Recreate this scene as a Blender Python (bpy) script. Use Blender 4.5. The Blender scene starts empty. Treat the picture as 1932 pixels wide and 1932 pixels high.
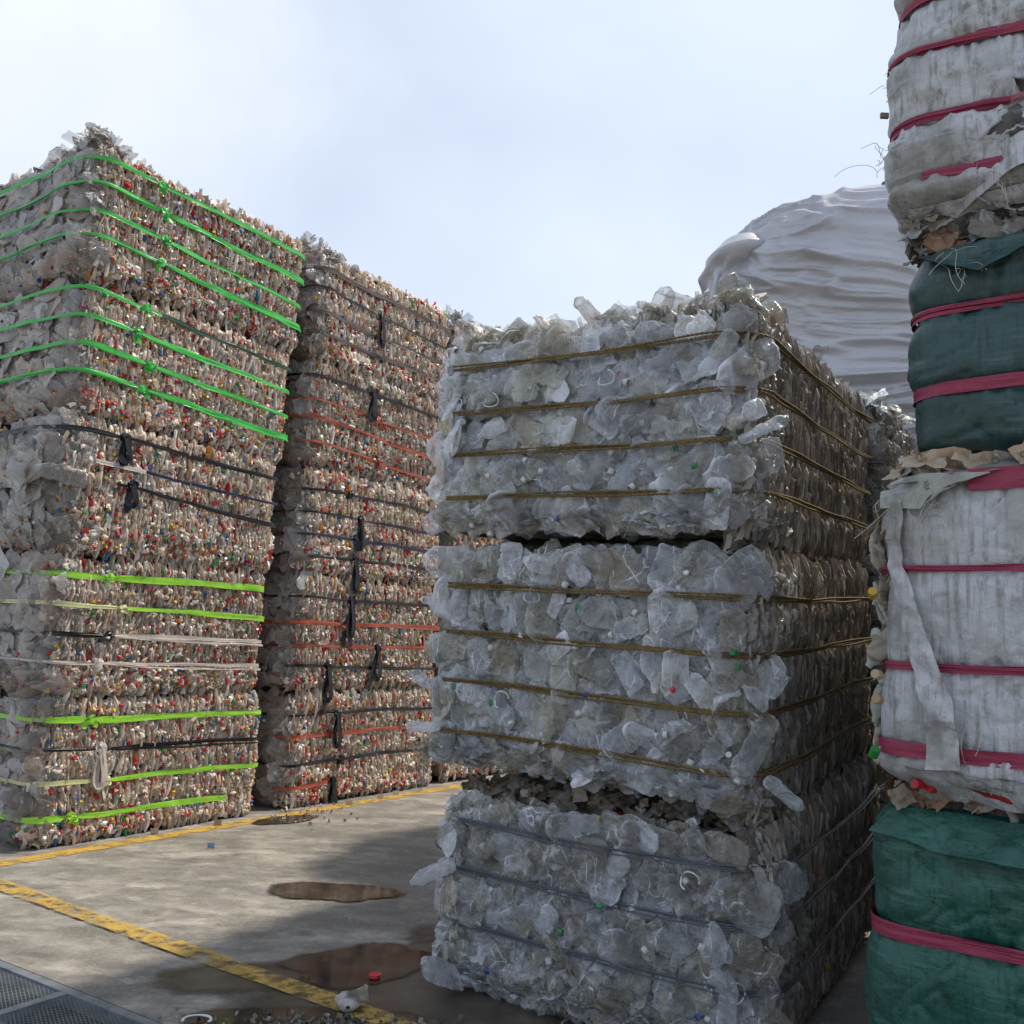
import bpy, math, random
import numpy as np
from mathutils import Matrix, Vector
random.seed(7); rng = np.random.default_rng(7)
R = math.radians
sc = bpy.context.scene; col = sc.collection

# ------------------------------------------------------------------ camera
H = 1.6
up = np.array([.045, 1, .1272]); up /= np.linalg.norm(up)          # world up seen in (right, up, forward) of the camera
fw = np.array([0, 0, 1.]); yw = fw - fw @ up * up; yw /= np.linalg.norm(yw)
xw = np.cross(yw, up); xw = xw if xw[0] > 0 else -xw
R3 = np.array([xw, yw, up])                                        # camera axes -> world
cam = bpy.data.cameras.new('camera'); camo = bpy.data.objects.new('camera', cam); col.objects.link(camo)
r_, u_, f_ = R3[:, 0], R3[:, 1], R3[:, 2]
M = Matrix(((r_[0], u_[0], -f_[0], 0), (r_[1], u_[1], -f_[1], 0), (r_[2], u_[2], -f_[2], H), (0, 0, 0, 1)))
camo.matrix_world = M
cam.sensor_width = 36; cam.sensor_fit = 'HORIZONTAL'; cam.lens = 36 * 1800 / 1932
cam.clip_end = 2000; cam.clip_start = .05
sc.camera = camo
sc.render.resolution_x = sc.render.resolution_y = 1024
sc.view_settings.view_transform = 'Standard'; sc.view_settings.look = 'None'
sc.view_settings.gamma = 1; sc.view_settings.exposure = 0.12
try: sc.view_settings.use_curve_mapping = False
except Exception: pass
try:
    sc.cycles.transparent_max_bounces = 8; sc.cycles.max_bounces = 6
    sc.cycles.diffuse_bounces = 2; sc.cycles.glossy_bounces = 3; sc.cycles.transmission_bounces = 4
except Exception: pass

# ------------------------------------------------------------------ sky and sun
CLOUD = (-.43, .73, .53)
SUN_AZ, SUN_EL = 65, 57                                           # clockwise from +Y
w = bpy.data.worlds.new('World'); sc.world = w; w.use_nodes = True
nt = w.node_tree; nt.nodes.clear(); N = nt.nodes.new; Lk = nt.links.new
sky = N('ShaderNodeTexSky'); sky.sky_type = 'NISHITA'; sky.sun_disc = False
sky.sun_elevation = R(SUN_EL); sky.sun_rotation = R(SUN_AZ); sky.dust_density = 2.5; sky.air_density = 1.0; sky.ozone_density = 1.3
tc = N('ShaderNodeTexCoord'); mp = N('ShaderNodeMapping'); mp.inputs['Scale'].default_value = (1, 1, 2.0)
mp.inputs['Location'].default_value = (.35, .2, .1)
Lk(tc.outputs['Generated'], mp.inputs['Vector'])
n1 = N('ShaderNodeTexNoise'); n1.inputs['Scale'].default_value = 1.3; n1.inputs['Detail'].default_value = 4; n1.inputs['Roughness'].default_value = .5
n1.inputs['Distortion'].default_value = .15
Lk(mp.outputs['Vector'], n1.inputs['Vector'])
cr = N('ShaderNodeValToRGB'); cr.color_ramp.elements[0].position = .40; cr.color_ramp.elements[1].position = .68
cr.color_ramp.elements[0].color = (0.66, 0.66, 0.66, 1); cr.color_ramp.elements[1].color = (1, 1, 1, 1)
Lk(n1.outputs['Fac'], cr.inputs['Fac'])
mx = N('ShaderNodeMix'); mx.data_type = 'RGBA'
Lk(cr.outputs['Color'], mx.inputs['Factor']); Lk(sky.outputs['Color'], mx.inputs['A'])
mx.inputs['B'].default_value = (7.6, 8.6, 10.4, 1)
# one brighter bank of thin cloud up on the left
dp = N('ShaderNodeVectorMath'); dp.operation = 'DOT_PRODUCT'; nm_ = N('ShaderNodeVectorMath'); nm_.operation = 'NORMALIZE'; Lk(tc.outputs['Generated'], nm_.inputs[0]); Lk(nm_.outputs['Vector'], dp.inputs[0]); dp.inputs[1].default_value = CLOUD
n2 = N('ShaderNodeTexNoise'); n2.inputs['Scale'].default_value = 3.5; n2.inputs['Detail'].default_value = 5; Lk(tc.outputs['Generated'], n2.inputs['Vector'])
a1 = N('ShaderNodeMath'); a1.operation = 'MULTIPLY_ADD'; Lk(n2.outputs['Fac'], a1.inputs[0]); a1.inputs[1].default_value = .10; Lk(dp.outputs['Value'], a1.inputs[2])
m1 = N('ShaderNodeMapRange'); m1.interpolation_type = 'SMOOTHSTEP'; m1.inputs['From Min'].default_value = .992; m1.inputs['From Max'].default_value = 1.052; Lk(a1.outputs[0], m1.inputs['Value'])
mx2 = N('ShaderNodeMix'); mx2.data_type = 'RGBA'; Lk(m1.outputs[0], mx2.inputs['Factor']); Lk(mx.outputs['Result'], mx2.inputs['A']); mx2.inputs['B'].default_value = (8.7, 9.3, 10.2, 1); mx = mx2
bg = N('ShaderNodeBackground'); bg.inputs['Strength'].default_value = .098
Lk(mx.outputs['Result'], bg.inputs['Color'])
wo = N('ShaderNodeOutputWorld'); Lk(bg.outputs['Background'], wo.inputs['Surface'])
sun = bpy.data.lights.new('sun', 'SUN'); sun.energy = 4.6; sun.angle = R(3); sun.color = (1, .92, .79)
so = bpy.data.objects.new('sun', sun); col.objects.link(so)
sd = Vector((math.sin(R(SUN_AZ)) * math.cos(R(SUN_EL)), math.cos(R(SUN_AZ)) * math.cos(R(SUN_EL)), math.sin(R(SUN_EL))))
so.rotation_euler = sd.to_track_quat('Z', 'Y').to_euler()

# ------------------------------------------------------------------ materials
def mat(name, base=(.5, .5, .5), rough=.5, tint=False, alpha=None, bump=(), mix=None, spec=.5, metal=0, trans=0, stretch=(1, 1, 1),
        rnd=0, translucent=0, coord='Object', sheen=0, ior=None, whiten=None):
    """bump: list of (kind, scale, strength, distance); mix: (scale, colour2, lo, hi); alpha: opacity seen face on"""
    m = bpy.data.materials.new(name); m.use_nodes = True
    t = m.node_tree; t.nodes.clear(); n = t.nodes.new; l = t.links.new
    out = n('ShaderNodeOutputMaterial'); p = n('ShaderNodeBsdfPrincipled')
    p.inputs['Roughness'].default_value = rough; p.inputs['Metallic'].default_value = metal
    p.inputs['Specular IOR Level'].default_value = spec
    if trans: p.inputs['Transmission Weight'].default_value = trans
    if ior: p.inputs['IOR'].default_value = ior
    if sheen: p.inputs['Sheen Weight'].default_value = sheen; p.inputs['Sheen Roughness'].default_value = .35; p.inputs['Sheen Tint'].default_value = (.9, .95, 1, 1)
    c = n('ShaderNodeNewGeometry') if coord == 'world' else n('ShaderNodeTexCoord'); g = n('ShaderNodeMapping')
    l(c.outputs['Position' if coord == 'world' else coord], g.inputs['Vector']); g.inputs['Scale'].default_value = stretch
    vec = g.outputs['Vector']
    if tint:
        a = n('ShaderNodeAttribute'); a.attribute_name = 'tint'; colr = a.outputs['Color']
    else:
        a = n('ShaderNodeRGB'); a.outputs[0].default_value = (*base, 1); colr = a.outputs[0]
    for mm in ([mix] if mix and not isinstance(mix, list) else (mix or [])):
        sc_, c2, lo, hi, *more = mm
        q = n('ShaderNodeTexNoise'); q.inputs['Scale'].default_value = sc_; q.inputs['Detail'].default_value = 7; q.inputs['Roughness'].default_value = .62
        if more: gs = n('ShaderNodeMapping'); gs.inputs['Scale'].default_value = more[0]; l(c.outputs['Position' if coord == 'world' else coord], gs.inputs['Vector']); l(gs.outputs['Vector'], q.inputs['Vector'])
        else: l(vec, q.inputs['Vector'])
        r = n('ShaderNodeMapRange'); r.inputs['From Min'].default_value = lo; r.inputs['From Max'].default_value = hi
        l(q.outputs['Fac'], r.inputs['Value'])
        x = n('ShaderNodeMix'); x.data_type = 'RGBA'; l(r.outputs['Result'], x.inputs['Factor']); l(colr, x.inputs['A'])
        x.inputs['B'].default_value = (*c2, 1); colr = x.outputs['Result']
    wm = None
    if whiten:                                                     # whitened creases, also painting crisp highlights into the film
        for sc_, width, amt, st2 in whiten:
            gm = n('ShaderNodeMapping'); l(c.outputs['Position' if coord == 'world' else coord], gm.inputs['Vector']); gm.inputs['Scale'].default_value = st2; gm.inputs['Rotation'].default_value = (.3, .2, .5)
            wn = n('ShaderNodeTexNoise'); wn.inputs['Scale'].default_value = sc_ * .35; wn.inputs['Detail'].default_value = 3; l(gm.outputs['Vector'], wn.inputs['Vector'])
            wa = n('ShaderNodeVectorMath'); wa.operation = 'MULTIPLY_ADD'; l(wn.outputs['Color'], wa.inputs[0]); wa.inputs[1].default_value = (3.5 / sc_,) * 3; l(gm.outputs['Vector'], wa.inputs[2])
            q = n('ShaderNodeTexVoronoi'); q.feature = 'DISTANCE_TO_EDGE'; q.inputs['Scale'].default_value = sc_; l(wa.outputs['Vector'], q.inputs['Vector'])
            r = n('ShaderNodeMapRange'); r.inputs['From Min'].default_value = 0; r.inputs['From Max'].default_value = width; r.inputs['To Min'].default_value = amt; r.inputs['To Max'].default_value = 0; l(q.outputs['Distance'], r.inputs['Value'])
            pn = n('ShaderNodeTexNoise'); pn.inputs['Scale'].default_value = 9; l(vec, pn.inputs['Vector']); pr = n('ShaderNodeMapRange'); pr.inputs['From Min'].default_value = .42; pr.inputs['From Max'].default_value = .62; l(pn.outputs['Fac'], pr.inputs['Value'])
            mu = n('ShaderNodeMath'); mu.operation = 'MULTIPLY'; l(r.outputs[0], mu.inputs[0]); l(pr.outputs[0], mu.inputs[1]); o_ = mu.outputs[0]
            if wm is None: wm = o_
            else:
                ma = n('ShaderNodeMath'); ma.operation = 'MAXIMUM'; l(wm, ma.inputs[0]); l(o_, ma.inputs[1]); wm = ma.outputs[0]
    if rnd:
        o = n('ShaderNodeObjectInfo'); r = n('ShaderNodeMapRange'); r.inputs['To Min'].default_value = 1 - rnd; r.inputs['To Max'].default_value = 1 + rnd
        l(o.outputs['Random'], r.inputs['Value'])
        x = n('ShaderNodeVectorMath'); x.operation = 'SCALE'; l(colr, x.inputs[0]); l(r.outputs['Result'], x.inputs['Scale']); colr = x.outputs['Vector']
    if wm:
        x = n('ShaderNodeMix'); x.data_type = 'RGBA'; l(wm, x.inputs['Factor']); l(colr, x.inputs['A']); x.inputs['B'].default_value = (.86, .90, .95, 1); colr = x.outputs['Result']
    l(colr, p.inputs['Base Color'])
    nrm = None
    for kind, s_, st, di in bump:
        if kind == 'facet':                                        # crumpled film: small flat faces tilted every way
            wn = n('ShaderNodeTexNoise'); wn.inputs['Scale'].default_value = s_ * .5; wn.inputs['Detail'].default_value = 2; l(vec, wn.inputs['Vector'])
            wa = n('ShaderNodeVectorMath'); wa.operation = 'MULTIPLY_ADD'; l(wn.outputs['Color'], wa.inputs[0]); wa.inputs[1].default_value = (2.2 / s_,) * 3; l(vec, wa.inputs[2])
            q = n('ShaderNodeTexVoronoi'); q.feature = 'F1'; q.inputs['Scale'].default_value = s_; l(wa.outputs['Vector'], q.inputs['Vector'])
            sb = n('ShaderNodeVectorMath'); sb.operation = 'SUBTRACT'; l(q.outputs['Color'], sb.inputs[0]); sb.inputs[1].default_value = (.5, .5, .5)
            ge = n('ShaderNodeNewGeometry'); ad = n('ShaderNodeVectorMath'); ad.operation = 'MULTIPLY_ADD'; l(sb.outputs['Vector'], ad.inputs[0]); ad.inputs[1].default_value = (st,) * 3
            l(nrm if nrm else ge.outputs['Normal'], ad.inputs[2]); no = n('ShaderNodeVectorMath'); no.operation = 'NORMALIZE'; l(ad.outputs['Vector'], no.inputs[0]); nrm = no.outputs['Vector']; continue
        if kind == 'noise':
            q = n('ShaderNodeTexNoise'); q.inputs['Detail'].default_value = 5; q.inputs['Roughness'].default_value = .6; o = q.outputs['Fac']
        elif kind == 'crease':
            q = n('ShaderNodeTexVoronoi'); q.feature = 'DISTANCE_TO_EDGE'; o = q.outputs['Distance']
        else:
            q = n('ShaderNodeTexVoronoi'); q.feature = 'F1'; o = q.outputs['Distance']
        q.inputs['Scale'].default_value = s_
        if kind != 'noise':                                        # warp the cells
            wn = n('ShaderNodeTexNoise'); wn.inputs['Scale'].default_value = s_ * .6; l(vec, wn.inputs['Vector'])
            wa = n('ShaderNodeVectorMath'); wa.operation = 'MULTIPLY_ADD'; l(wn.outputs['Color'], wa.inputs[0])
            wa.inputs[1].default_value = (1.2 / s_,) * 3; l(vec, wa.inputs[2]); l(wa.outputs['Vector'], q.inputs['Vector'])
        else: l(vec, q.inputs['Vector'])
        b = n('ShaderNodeBump'); b.inputs['Strength'].default_value = st; b.inputs['Distance'].default_value = di
        l(o, b.inputs['Height'])
        if nrm: l(nrm, b.inputs['Normal'])
        nrm = b.outputs['Normal']
    if nrm: l(nrm, p.inputs['Normal'])
    sh = p.outputs['BSDF']
    if translucent:
        tr = n('ShaderNodeBsdfTranslucent'); l(colr, tr.inputs['Color']); ms = n('ShaderNodeMixShader'); ms.inputs[0].default_value = translucent
        l(sh, ms.inputs[1]); l(tr.outputs['BSDF'], ms.inputs[2]); sh = ms.outputs[0]
    if alpha is not None:                                          # thin clear film: edges reflect more than faces
        lw = n('ShaderNodeLayerWeight'); lw.inputs['Blend'].default_value = .5
        r = n('ShaderNodeMapRange'); r.inputs['To Min'].default_value = alpha; r.inputs['To Max'].default_value = 1
        l(lw.outputs['Facing'], r.inputs['Value'])
        fo = r.outputs['Result']
        if wm: mxx = n('ShaderNodeMath'); mxx.operation = 'MAXIMUM'; l(fo, mxx.inputs[0]); l(wm, mxx.inputs[1]); fo = mxx.outputs[0]
        tp = n('ShaderNodeBsdfTransparent'); tp.inputs['Color'].default_value = (.95, .94, .93, 1)
        ms = n('ShaderNodeMixShader'); l(fo, ms.inputs[0]); l(tp.outputs['BSDF'], ms.inputs[1]); l(sh, ms.inputs[2]); sh = ms.outputs[0]
    l(sh, out.inputs['Surface'])
    m['nodes'] = 1
    return m

MT = {}
MT['pet'] = mat('crushed_pet', tint=True, rough=.30, translucent=.35, bump=[('noise', 60, .5, .006)], rnd=.12, coord='world')
MT['broad'] = mat('cloudy_clear_plastic', tint=True, rough=.22, alpha=.30, spec=.8, bump=[('noise', 12, .7, .04), ('facet', 18, .3, 0)], rnd=.22, whiten=[(14, .05, .35, (1, 1, 1))], coord='world')
MT['clear'] = mat('clear_plastic', tint=True, rough=.10, alpha=.13, spec=1.0, ior=1.85, bump=[('noise', 9, .8, .05), ('facet', 15, .42, 0), ('facet', 46, .28, 0)], rnd=.25, whiten=[(9, .035, .75, (1, 1, .6)), (26, .06, .45, (1, 1, 1.4))], coord='world')
MT['dirty'] = mat('dirty_clear_plastic', tint=True, rough=.5, translucent=.15, spec=.35, bump=[('noise', 50, .5, .006)], rnd=.15, coord='world')
MT['pet_core'] = mat('pet_mass', (.34, .27, .205), .5, mix=(22, (.13, .09, .065), .4, .65), stretch=(1, 1, .3), bump=[('noise', 40, 1, .03)])
MT['clear_core'] = mat('clear_mass', (.23, .24, .215), .18, mix=[(5, (.125, .11, .08), .42, .62), (11, (.36, .38, .39), .52, .70)], bump=[('facet', 14, .6, 0), ('facet', 50, .3, 0), ('noise', 15, .8, .03)], spec=1, ior=1.8)
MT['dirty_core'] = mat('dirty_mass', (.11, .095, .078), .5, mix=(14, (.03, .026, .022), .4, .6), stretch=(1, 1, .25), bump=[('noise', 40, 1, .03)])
MT['cap'] = mat('cap_plastic', tint=True, rough=.35)
MT['white_plastic'] = mat('white_plastic', (.62, .64, .63), .35)
def ribbonmat(n, c, r=.35): return mat(n, c, r, translucent=.12, stretch=(1, 1, 1), bump=[('noise', 55, .5, .006)], mix=(14, tuple(x * .72 for x in c), .5, .75))
MT['green'] = ribbonmat('green_strap', (.06, .50, .07)); MT['dgreen'] = ribbonmat('dark_green_strap', (.015, .07, .03))
MT['lime'] = ribbonmat('lime_strap', (.30, .66, .05)); MT['cream'] = ribbonmat('cream_strap', (.60, .60, .30))
MT['black'] = ribbonmat('black_strap', (.012, .012, .016), .3); MT['navy'] = ribbonmat('navy_strap', (.015, .02, .06), .3)
MT['white'] = ribbonmat('white_strap', (.55, .48, .42)); MT['grey'] = ribbonmat('grey_strap', (.10, .08, .065)); MT['orange'] = ribbonmat('orange_strap', (.38, .075, .035))
MT['rope'] = mat('yellow_rope', (.20, .13, .035), .7, mix=(40, (.07, .05, .02), .4, .7), bump=[('noise', 220, .8, .003)])
MT['darkrope'] = mat('dark_rope', (.05, .035, .02), .7)
MT['wire'] = mat('steel_wire', (.12, .13, .16), .35, metal=.7)
MT['pink'] = mat('pink_strap', (.34, .035, .085), .38, mix=(10, (.20, .02, .05), .45, .75), stretch=(1, 1, 5), bump=[('noise', 40, .7, .006)], translucent=.08)
MT['sack_white'] = mat('white_sackcloth', (.50, .51, .53), .5, mix=[(4, (.27, .265, .24), .44, .64), (12, (.11, .11, .105), .57, .74), (60, (.27, .27, .265), .50, .64, (1, 1, .06)), (60, (.41, .42, .43), .53, .70, (.08, .08, 1))], bump=[('crease', 4.5, .5, .03), ('facet', 7, .10, 0), ('facet', 22, .12, 0), ('noise', 14, .6, .02), ('noise', 60, .4, .004), ('crease', 9, .25, .01)])
MT['sack_green'] = mat('green_tarp', (.026, .072, .070), .45, mix=[(70, (.014, .040, .040), .50, .64, (1, 1, .05)), (70, (.05, .12, .12), .54, .68, (.08, .08, 1)), (4, (.018, .045, .042), .42, .66), (16, (.065, .10, .10), .60, .78)], bump=[('crease', 5, .6, .03), ('facet', 8, .12, 0), ('noise', 16, .4, .015), ('noise', 90, .4, .003)])
MT['sack_green2'] = mat('bright_green_tarp', (.018, .105, .078), .45, mix=[(4, (.012, .06, .048), .42, .66), (70, (.010, .055, .042), .50, .64, (1, 1, .05)), (70, (.04, .16, .12), .54, .68, (.08, .08, 1))], bump=[('crease', 5, .6, .03), ('facet', 8, .12, 0), ('noise', 16, .6, .02), ('noise', 90, .4, .003)])
MT['film'] = mat('beige_film', tint=True, rough=.3, translucent=.15, bump=[('facet', 40, .5, 0), ('noise', 40, .5, .008)], rnd=.1, coord='world')
MT['silver'] = mat('silver_sheet', (.47, .47, .495), .36, mix=(3, (.39, .39, .41), .4, .7), bump=[('noise', 4, .25, .05), ('noise', 16, .3, .01)], spec=.6, metal=.2, stretch=(.55, .55, 1.7))
MT['silver_lt'] = mat('silver_sheet_pale', (.5, .5, .52), .4, bump=[('noise', 9, .4, .03)], spec=.6)
MT['blue'] = mat('blue_cloth', (.02, .12, .38), .5, bump=[('noise', 20, .5, .01)])
MT['thread'] = mat('frayed_thread', (.52, .50, .42), .6)
MT['steel'] = mat('galvanised_steel', (.24, .27, .30), .42, mix=[(9, (.14, .155, .17), .45, .7)], metal=.5, bump=[('noise', 60, .3, .002)])
MT['dark'] = mat('drain_dark', (.02, .02, .022), .8)
MT['ink'] = mat('black_print', (.03, .035, .03), .6)

# concrete and paint
def concrete(name, wet=False):
    m = bpy.data.materials.new(name); m.use_nodes = True; t = m.node_tree; t.nodes.clear(); n = t.nodes.new; l = t.links.new
    out = n('ShaderNodeOutputMaterial'); p = n('ShaderNodeBsdfPrincipled'); l(p.outputs[0], out.inputs[0])
    c = n('ShaderNodeTexCoord'); g = n('ShaderNodeMapping'); l(c.outputs['Object'], g.inputs['Vector'])
    g2 = n('ShaderNodeMapping'); g2.inputs['Rotation'].default_value = (0, 0, R(-8)); g2.inputs['Scale'].default_value = (.72, 1.5, 1); l(c.outputs['Object'], g2.inputs['Vector'])
    def noise(vec, s, d=6, ro=.6, di=0):
        q = n('ShaderNodeTexNoise'); q.inputs['Scale'].default_value = s; q.inputs['Detail'].default_value = d; q.inputs['Roughness'].default_value = ro
        q.inputs['Distortion'].default_value = di; l(vec, q.inputs['Vector']); return q.outputs['Fac']
    def rng_(v, a, b, c_=0, d=1):
        r = n('ShaderNodeMapRange'); r.inputs['From Min'].default_value = a; r.inputs['From Max'].default_value = b
        r.inputs['To Min'].default_value = c_; r.inputs['To Max'].default_value = d; l(v, r.inputs['Value']); return r.outputs[0]
    def mixc(f, a, b):
        x = n('ShaderNodeMix'); x.data_type = 'RGBA'; l(f, x.inputs['Factor'])
        for k, v in (('A', a), ('B', b)):
            if isinstance(v, tuple): x.inputs[k].default_value = (*v, 1)
            else: l(v, x.inputs[k])
        return x.outputs['Result']
    big = noise(g2.outputs[0], 1.5, 8, .66, .6); mid = noise(g2.outputs[0], 4.2, 9, .72, .3); fine = noise(g.outputs[0], 55, 4, .6); spk = noise(g.outputs[0], 16, 6, .7)
    cc = mixc(rng_(big, .36, .64), (.135, .124, .108), (.335, .305, .255))
    cc = mixc(rng_(mid, .43, .64), cc, (.105, .097, .086)); 
    cc = mixc(rng_(spk, .56, .72, 0, .6), cc, (.10, .09, .08))
    vo = n('ShaderNodeTexVoronoi'); vo.feature = 'DISTANCE_TO_EDGE'; vo.inputs['Scale'].default_value = .33; wv = n('ShaderNodeVectorMath'); wv.operation = 'MULTIPLY_ADD'
    q5 = n('ShaderNodeTexNoise'); q5.inputs['Scale'].default_value = 1.6; q5.inputs['Detail'].default_value = 8; q5.inputs['Roughness'].default_value = .7; l(g.outputs[0], q5.inputs['Vector']); l(q5.outputs['Color'], wv.inputs[0]); wv.inputs[1].default_value = (1.6,) * 3; l(g.outputs[0], wv.inputs[2]); l(wv.outputs[0], vo.inputs['Vector'])
    cc = mixc(rng_(vo.outputs['Distance'], .0, .0035, .7, 0), cc, (.05, .045, .04))
    cc = mixc(rng_(noise(g.outputs[0], 3.4, 10, .8), .50, .58, 0, .55), cc, (.115, .105, .09))
    cc = mixc(rng_(noise(g.outputs[0], 6.5, 10, .8, .4), .56, .66, 0, .5), cc, (.42, .39, .33))
    cc = mixc(rng_(fine, .45, .75, 0, .3), cc, (.38, .35, .30))
    l(cc, p.inputs['Base Color']); l(rng_(mid, .35, .7, .78, .5), p.inputs['Roughness'])
    b = n('ShaderNodeBump'); b.inputs['Strength'].default_value = .5; b.inputs['Distance'].default_value = .006; l(mid, b.inputs['Height'])
    b2 = n('ShaderNodeBump'); b2.inputs['Strength'].default_value = .4; b2.inputs['Distance'].default_value = .003; l(fine, b2.inputs['Height']); l(b.outputs[0], b2.inputs['Normal'])
    l(b2.outputs[0], p.inputs['Normal'])
    return m
MT['concrete'] = concrete('concrete')
def paint(name, c, lo, hi, sc_=9):
    m = mat(name, c, .6, mix=(7, tuple(x * .6 for x in c), .45, .75), bump=[('noise', 50, .4, .003)])
    t = m.node_tree; out = [x for x in t.nodes if x.type == 'OUTPUT_MATERIAL'][0]; sh = out.inputs[0].links[0].from_socket
    q = t.nodes.new('ShaderNodeTexNoise'); q.inputs['Scale'].default_value = sc_; q.inputs['Detail'].default_value = 9; q.inputs['Roughness'].default_value = .75
    c_ = t.nodes.new('ShaderNodeTexCoord'); t.links.new(c_.outputs['Object'], q.inputs['Vector'])
    r = t.nodes.new('ShaderNodeMapRange'); r.inputs['From Min'].default_value = lo; r.inputs['From Max'].default_value = hi; t.links.new(q.outputs['Fac'], r.inputs['Value'])
    tp = t.nodes.new('ShaderNodeBsdfTransparent'); ms = t.nodes.new('ShaderNodeMixShader')
    t.links.new(r.outputs[0], ms.inputs[0]); t.links.new(sh, ms.inputs[1]); t.links.new(tp.outputs[0], ms.inputs[2]); t.links.new(ms.outputs[0], out.inputs[0])
    return m
def soak(name, c, rough, s_, hard, amp, var):
    m = mat(name, c, rough, mix=var, bump=[('noise', 30, .10, .003)]); t = m.node_tree; out = [x for x in t.nodes if x.type == 'OUTPUT_MATERIAL'][0]; sh = out.inputs[0].links[0].from_socket; n = t.nodes.new; l = t.links.new
    q = n('ShaderNodeTexNoise'); q.inputs['Scale'].default_value = s_; q.inputs['Detail'].default_value = 8; q.inputs['Roughness'].default_value = .65; c_ = n('ShaderNodeTexCoord'); l(c_.outputs['Object'], q.inputs['Vector'])
    a = n('ShaderNodeAttribute'); a.attribute_name = 'tint'; ma = n('ShaderNodeMath'); ma.operation = 'MULTIPLY_ADD'; l(q.outputs['Fac'], ma.inputs[0]); ma.inputs[1].default_value = amp; l(a.outputs['Fac'], ma.inputs[2])
    r = n('ShaderNodeMapRange'); r.inputs['From Min'].default_value = .5 * amp + .28; r.inputs['From Max'].default_value = .5 * amp + .28 + hard; l(ma.outputs[0], r.inputs['Value'])
    tp = n('ShaderNodeBsdfTransparent'); ms = n('ShaderNodeMixShader'); l(r.outputs[0], ms.inputs[0]); l(tp.outputs[0], ms.inputs[1]); l(sh, ms.inputs[2]); l(ms.outputs[0], out.inputs[0]); return m
MT['yellow'] = paint('yellow_paint', (.46, .28, .045), .48, .62)
MT['yellow2'] = paint('faded_yellow_paint', (.42, .27, .06), .44, .60)
MT['yellow_worn'] = paint('worn_yellow_paint', (.36, .24, .06), .40, .55)
MT['puddle'] = soak('puddle_water', (.036, .028, .020), .05, 5, .22, 1.0, (9, (.080, .060, .042), .45, .7))
MT['damp'] = soak('damp_stain', (.062, .050, .038), .35, 3.5, .55, 1.2, (6, (.10, .085, .065), .4, .65))
MT['sludge'] = mat('brown_sludge', (.07, .042, .022), .3, mix=(25, (.16, .11, .06), .5, .65), bump=[('noise', 50, 1, .02)])

# ------------------------------------------------------------------ numpy helpers
def vnoise(P, seed=0):
    P = np.asarray(P, float); I = np.floor(P).astype(np.int64); F = P - I; F = F * F * (3 - 2 * F)
    def h(dx, dy, dz):
        n = (I[..., 0] + dx) * 374761393 + (I[..., 1] + dy) * 668265263 + (I[..., 2] + dz) * 2147483647 + seed * 974711
        n = (n ^ (n >> 13)) * 1274126177; n = n ^ (n >> 16); return (n & 0xFFFF) / 32767.5 - 1
    x, y, z = F[..., 0], F[..., 1], F[..., 2]
    a = h(0,0,0)*(1-x)+h(1,0,0)*x; b = h(0,1,0)*(1-x)+h(1,1,0)*x; c = h(0,0,1)*(1-x)+h(1,0,1)*x; d = h(0,1,1)*(1-x)+h(1,1,1)*x
    return (a*(1-y)+b*y)*(1-z)+(c*(1-y)+d*y)*z
def fbm(P, o=3, seed=0):
    P = np.asarray(P, float); s = 0; a = 1; t = 0
    for k in range(o): s = s + a * vnoise(P * 2**k + 17.3 * k, seed + k); t += a; a *= .5
    return s / t
def norm(v): return v / np.maximum(np.linalg.norm(v, axis=-1, keepdims=True), 1e-9)

def mesh(name, V, F, m=None, smooth=True, tint=None):
    me = bpy.data.meshes.new(name); V = np.asarray(V, np.float32).reshape(-1, 3)
    if isinstance(F, np.ndarray):
        k = F.shape[1]; nf = len(F)
        me.vertices.add(len(V)); me.vertices.foreach_set('co', V.ravel())
        me.loops.add(nf * k); me.loops.foreach_set('vertex_index', F.astype(np.int32).ravel())
        me.polygons.add(nf); me.polygons.foreach_set('loop_start', np.arange(nf, dtype=np.int32) * k)
        me.update(calc_edges=True); me.validate()
    else: me.from_pydata(V.tolist(), [], F); me.update()
    if tint is not None:
        ca = me.color_attributes.new('tint', 'FLOAT_COLOR', 'POINT'); t = np.ones((len(V), 4), np.float32); t[:, :3] = tint
        ca.data.foreach_set('color', t.ravel())
    me.polygons.foreach_set('use_smooth', [smooth] * len(me.polygons))
    if m: me.materials.append(m)
    return me
def ob(name, me, parent=None, mw=None, **props):
    o = bpy.data.objects.new(name, me); col.objects.link(o)
    if parent is not None: o.parent = parent
    if mw is not None: o.matrix_basis = mw
    for k, v in props.items(): o[k] = v
    return o
def root(name, label, cat, loc, group=None):
    o = bpy.data.objects.new(name, None); col.objects.link(o); o.location = loc; o.empty_display_size = .2
    o['label'] = label; o['category'] = cat
    if group: o['group'] = group
    return o
def grid(nu, nv, closed=False):
    i, j = np.meshgrid(np.arange(nu - (0 if closed else 1)), np.arange(nv - 1), indexing='ij'); i2 = (i + 1) % nu
    return np.stack([i * nv + j, i2 * nv + j, i2 * nv + j + 1, i * nv + j + 1], -1).reshape(-1, 4)
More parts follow.
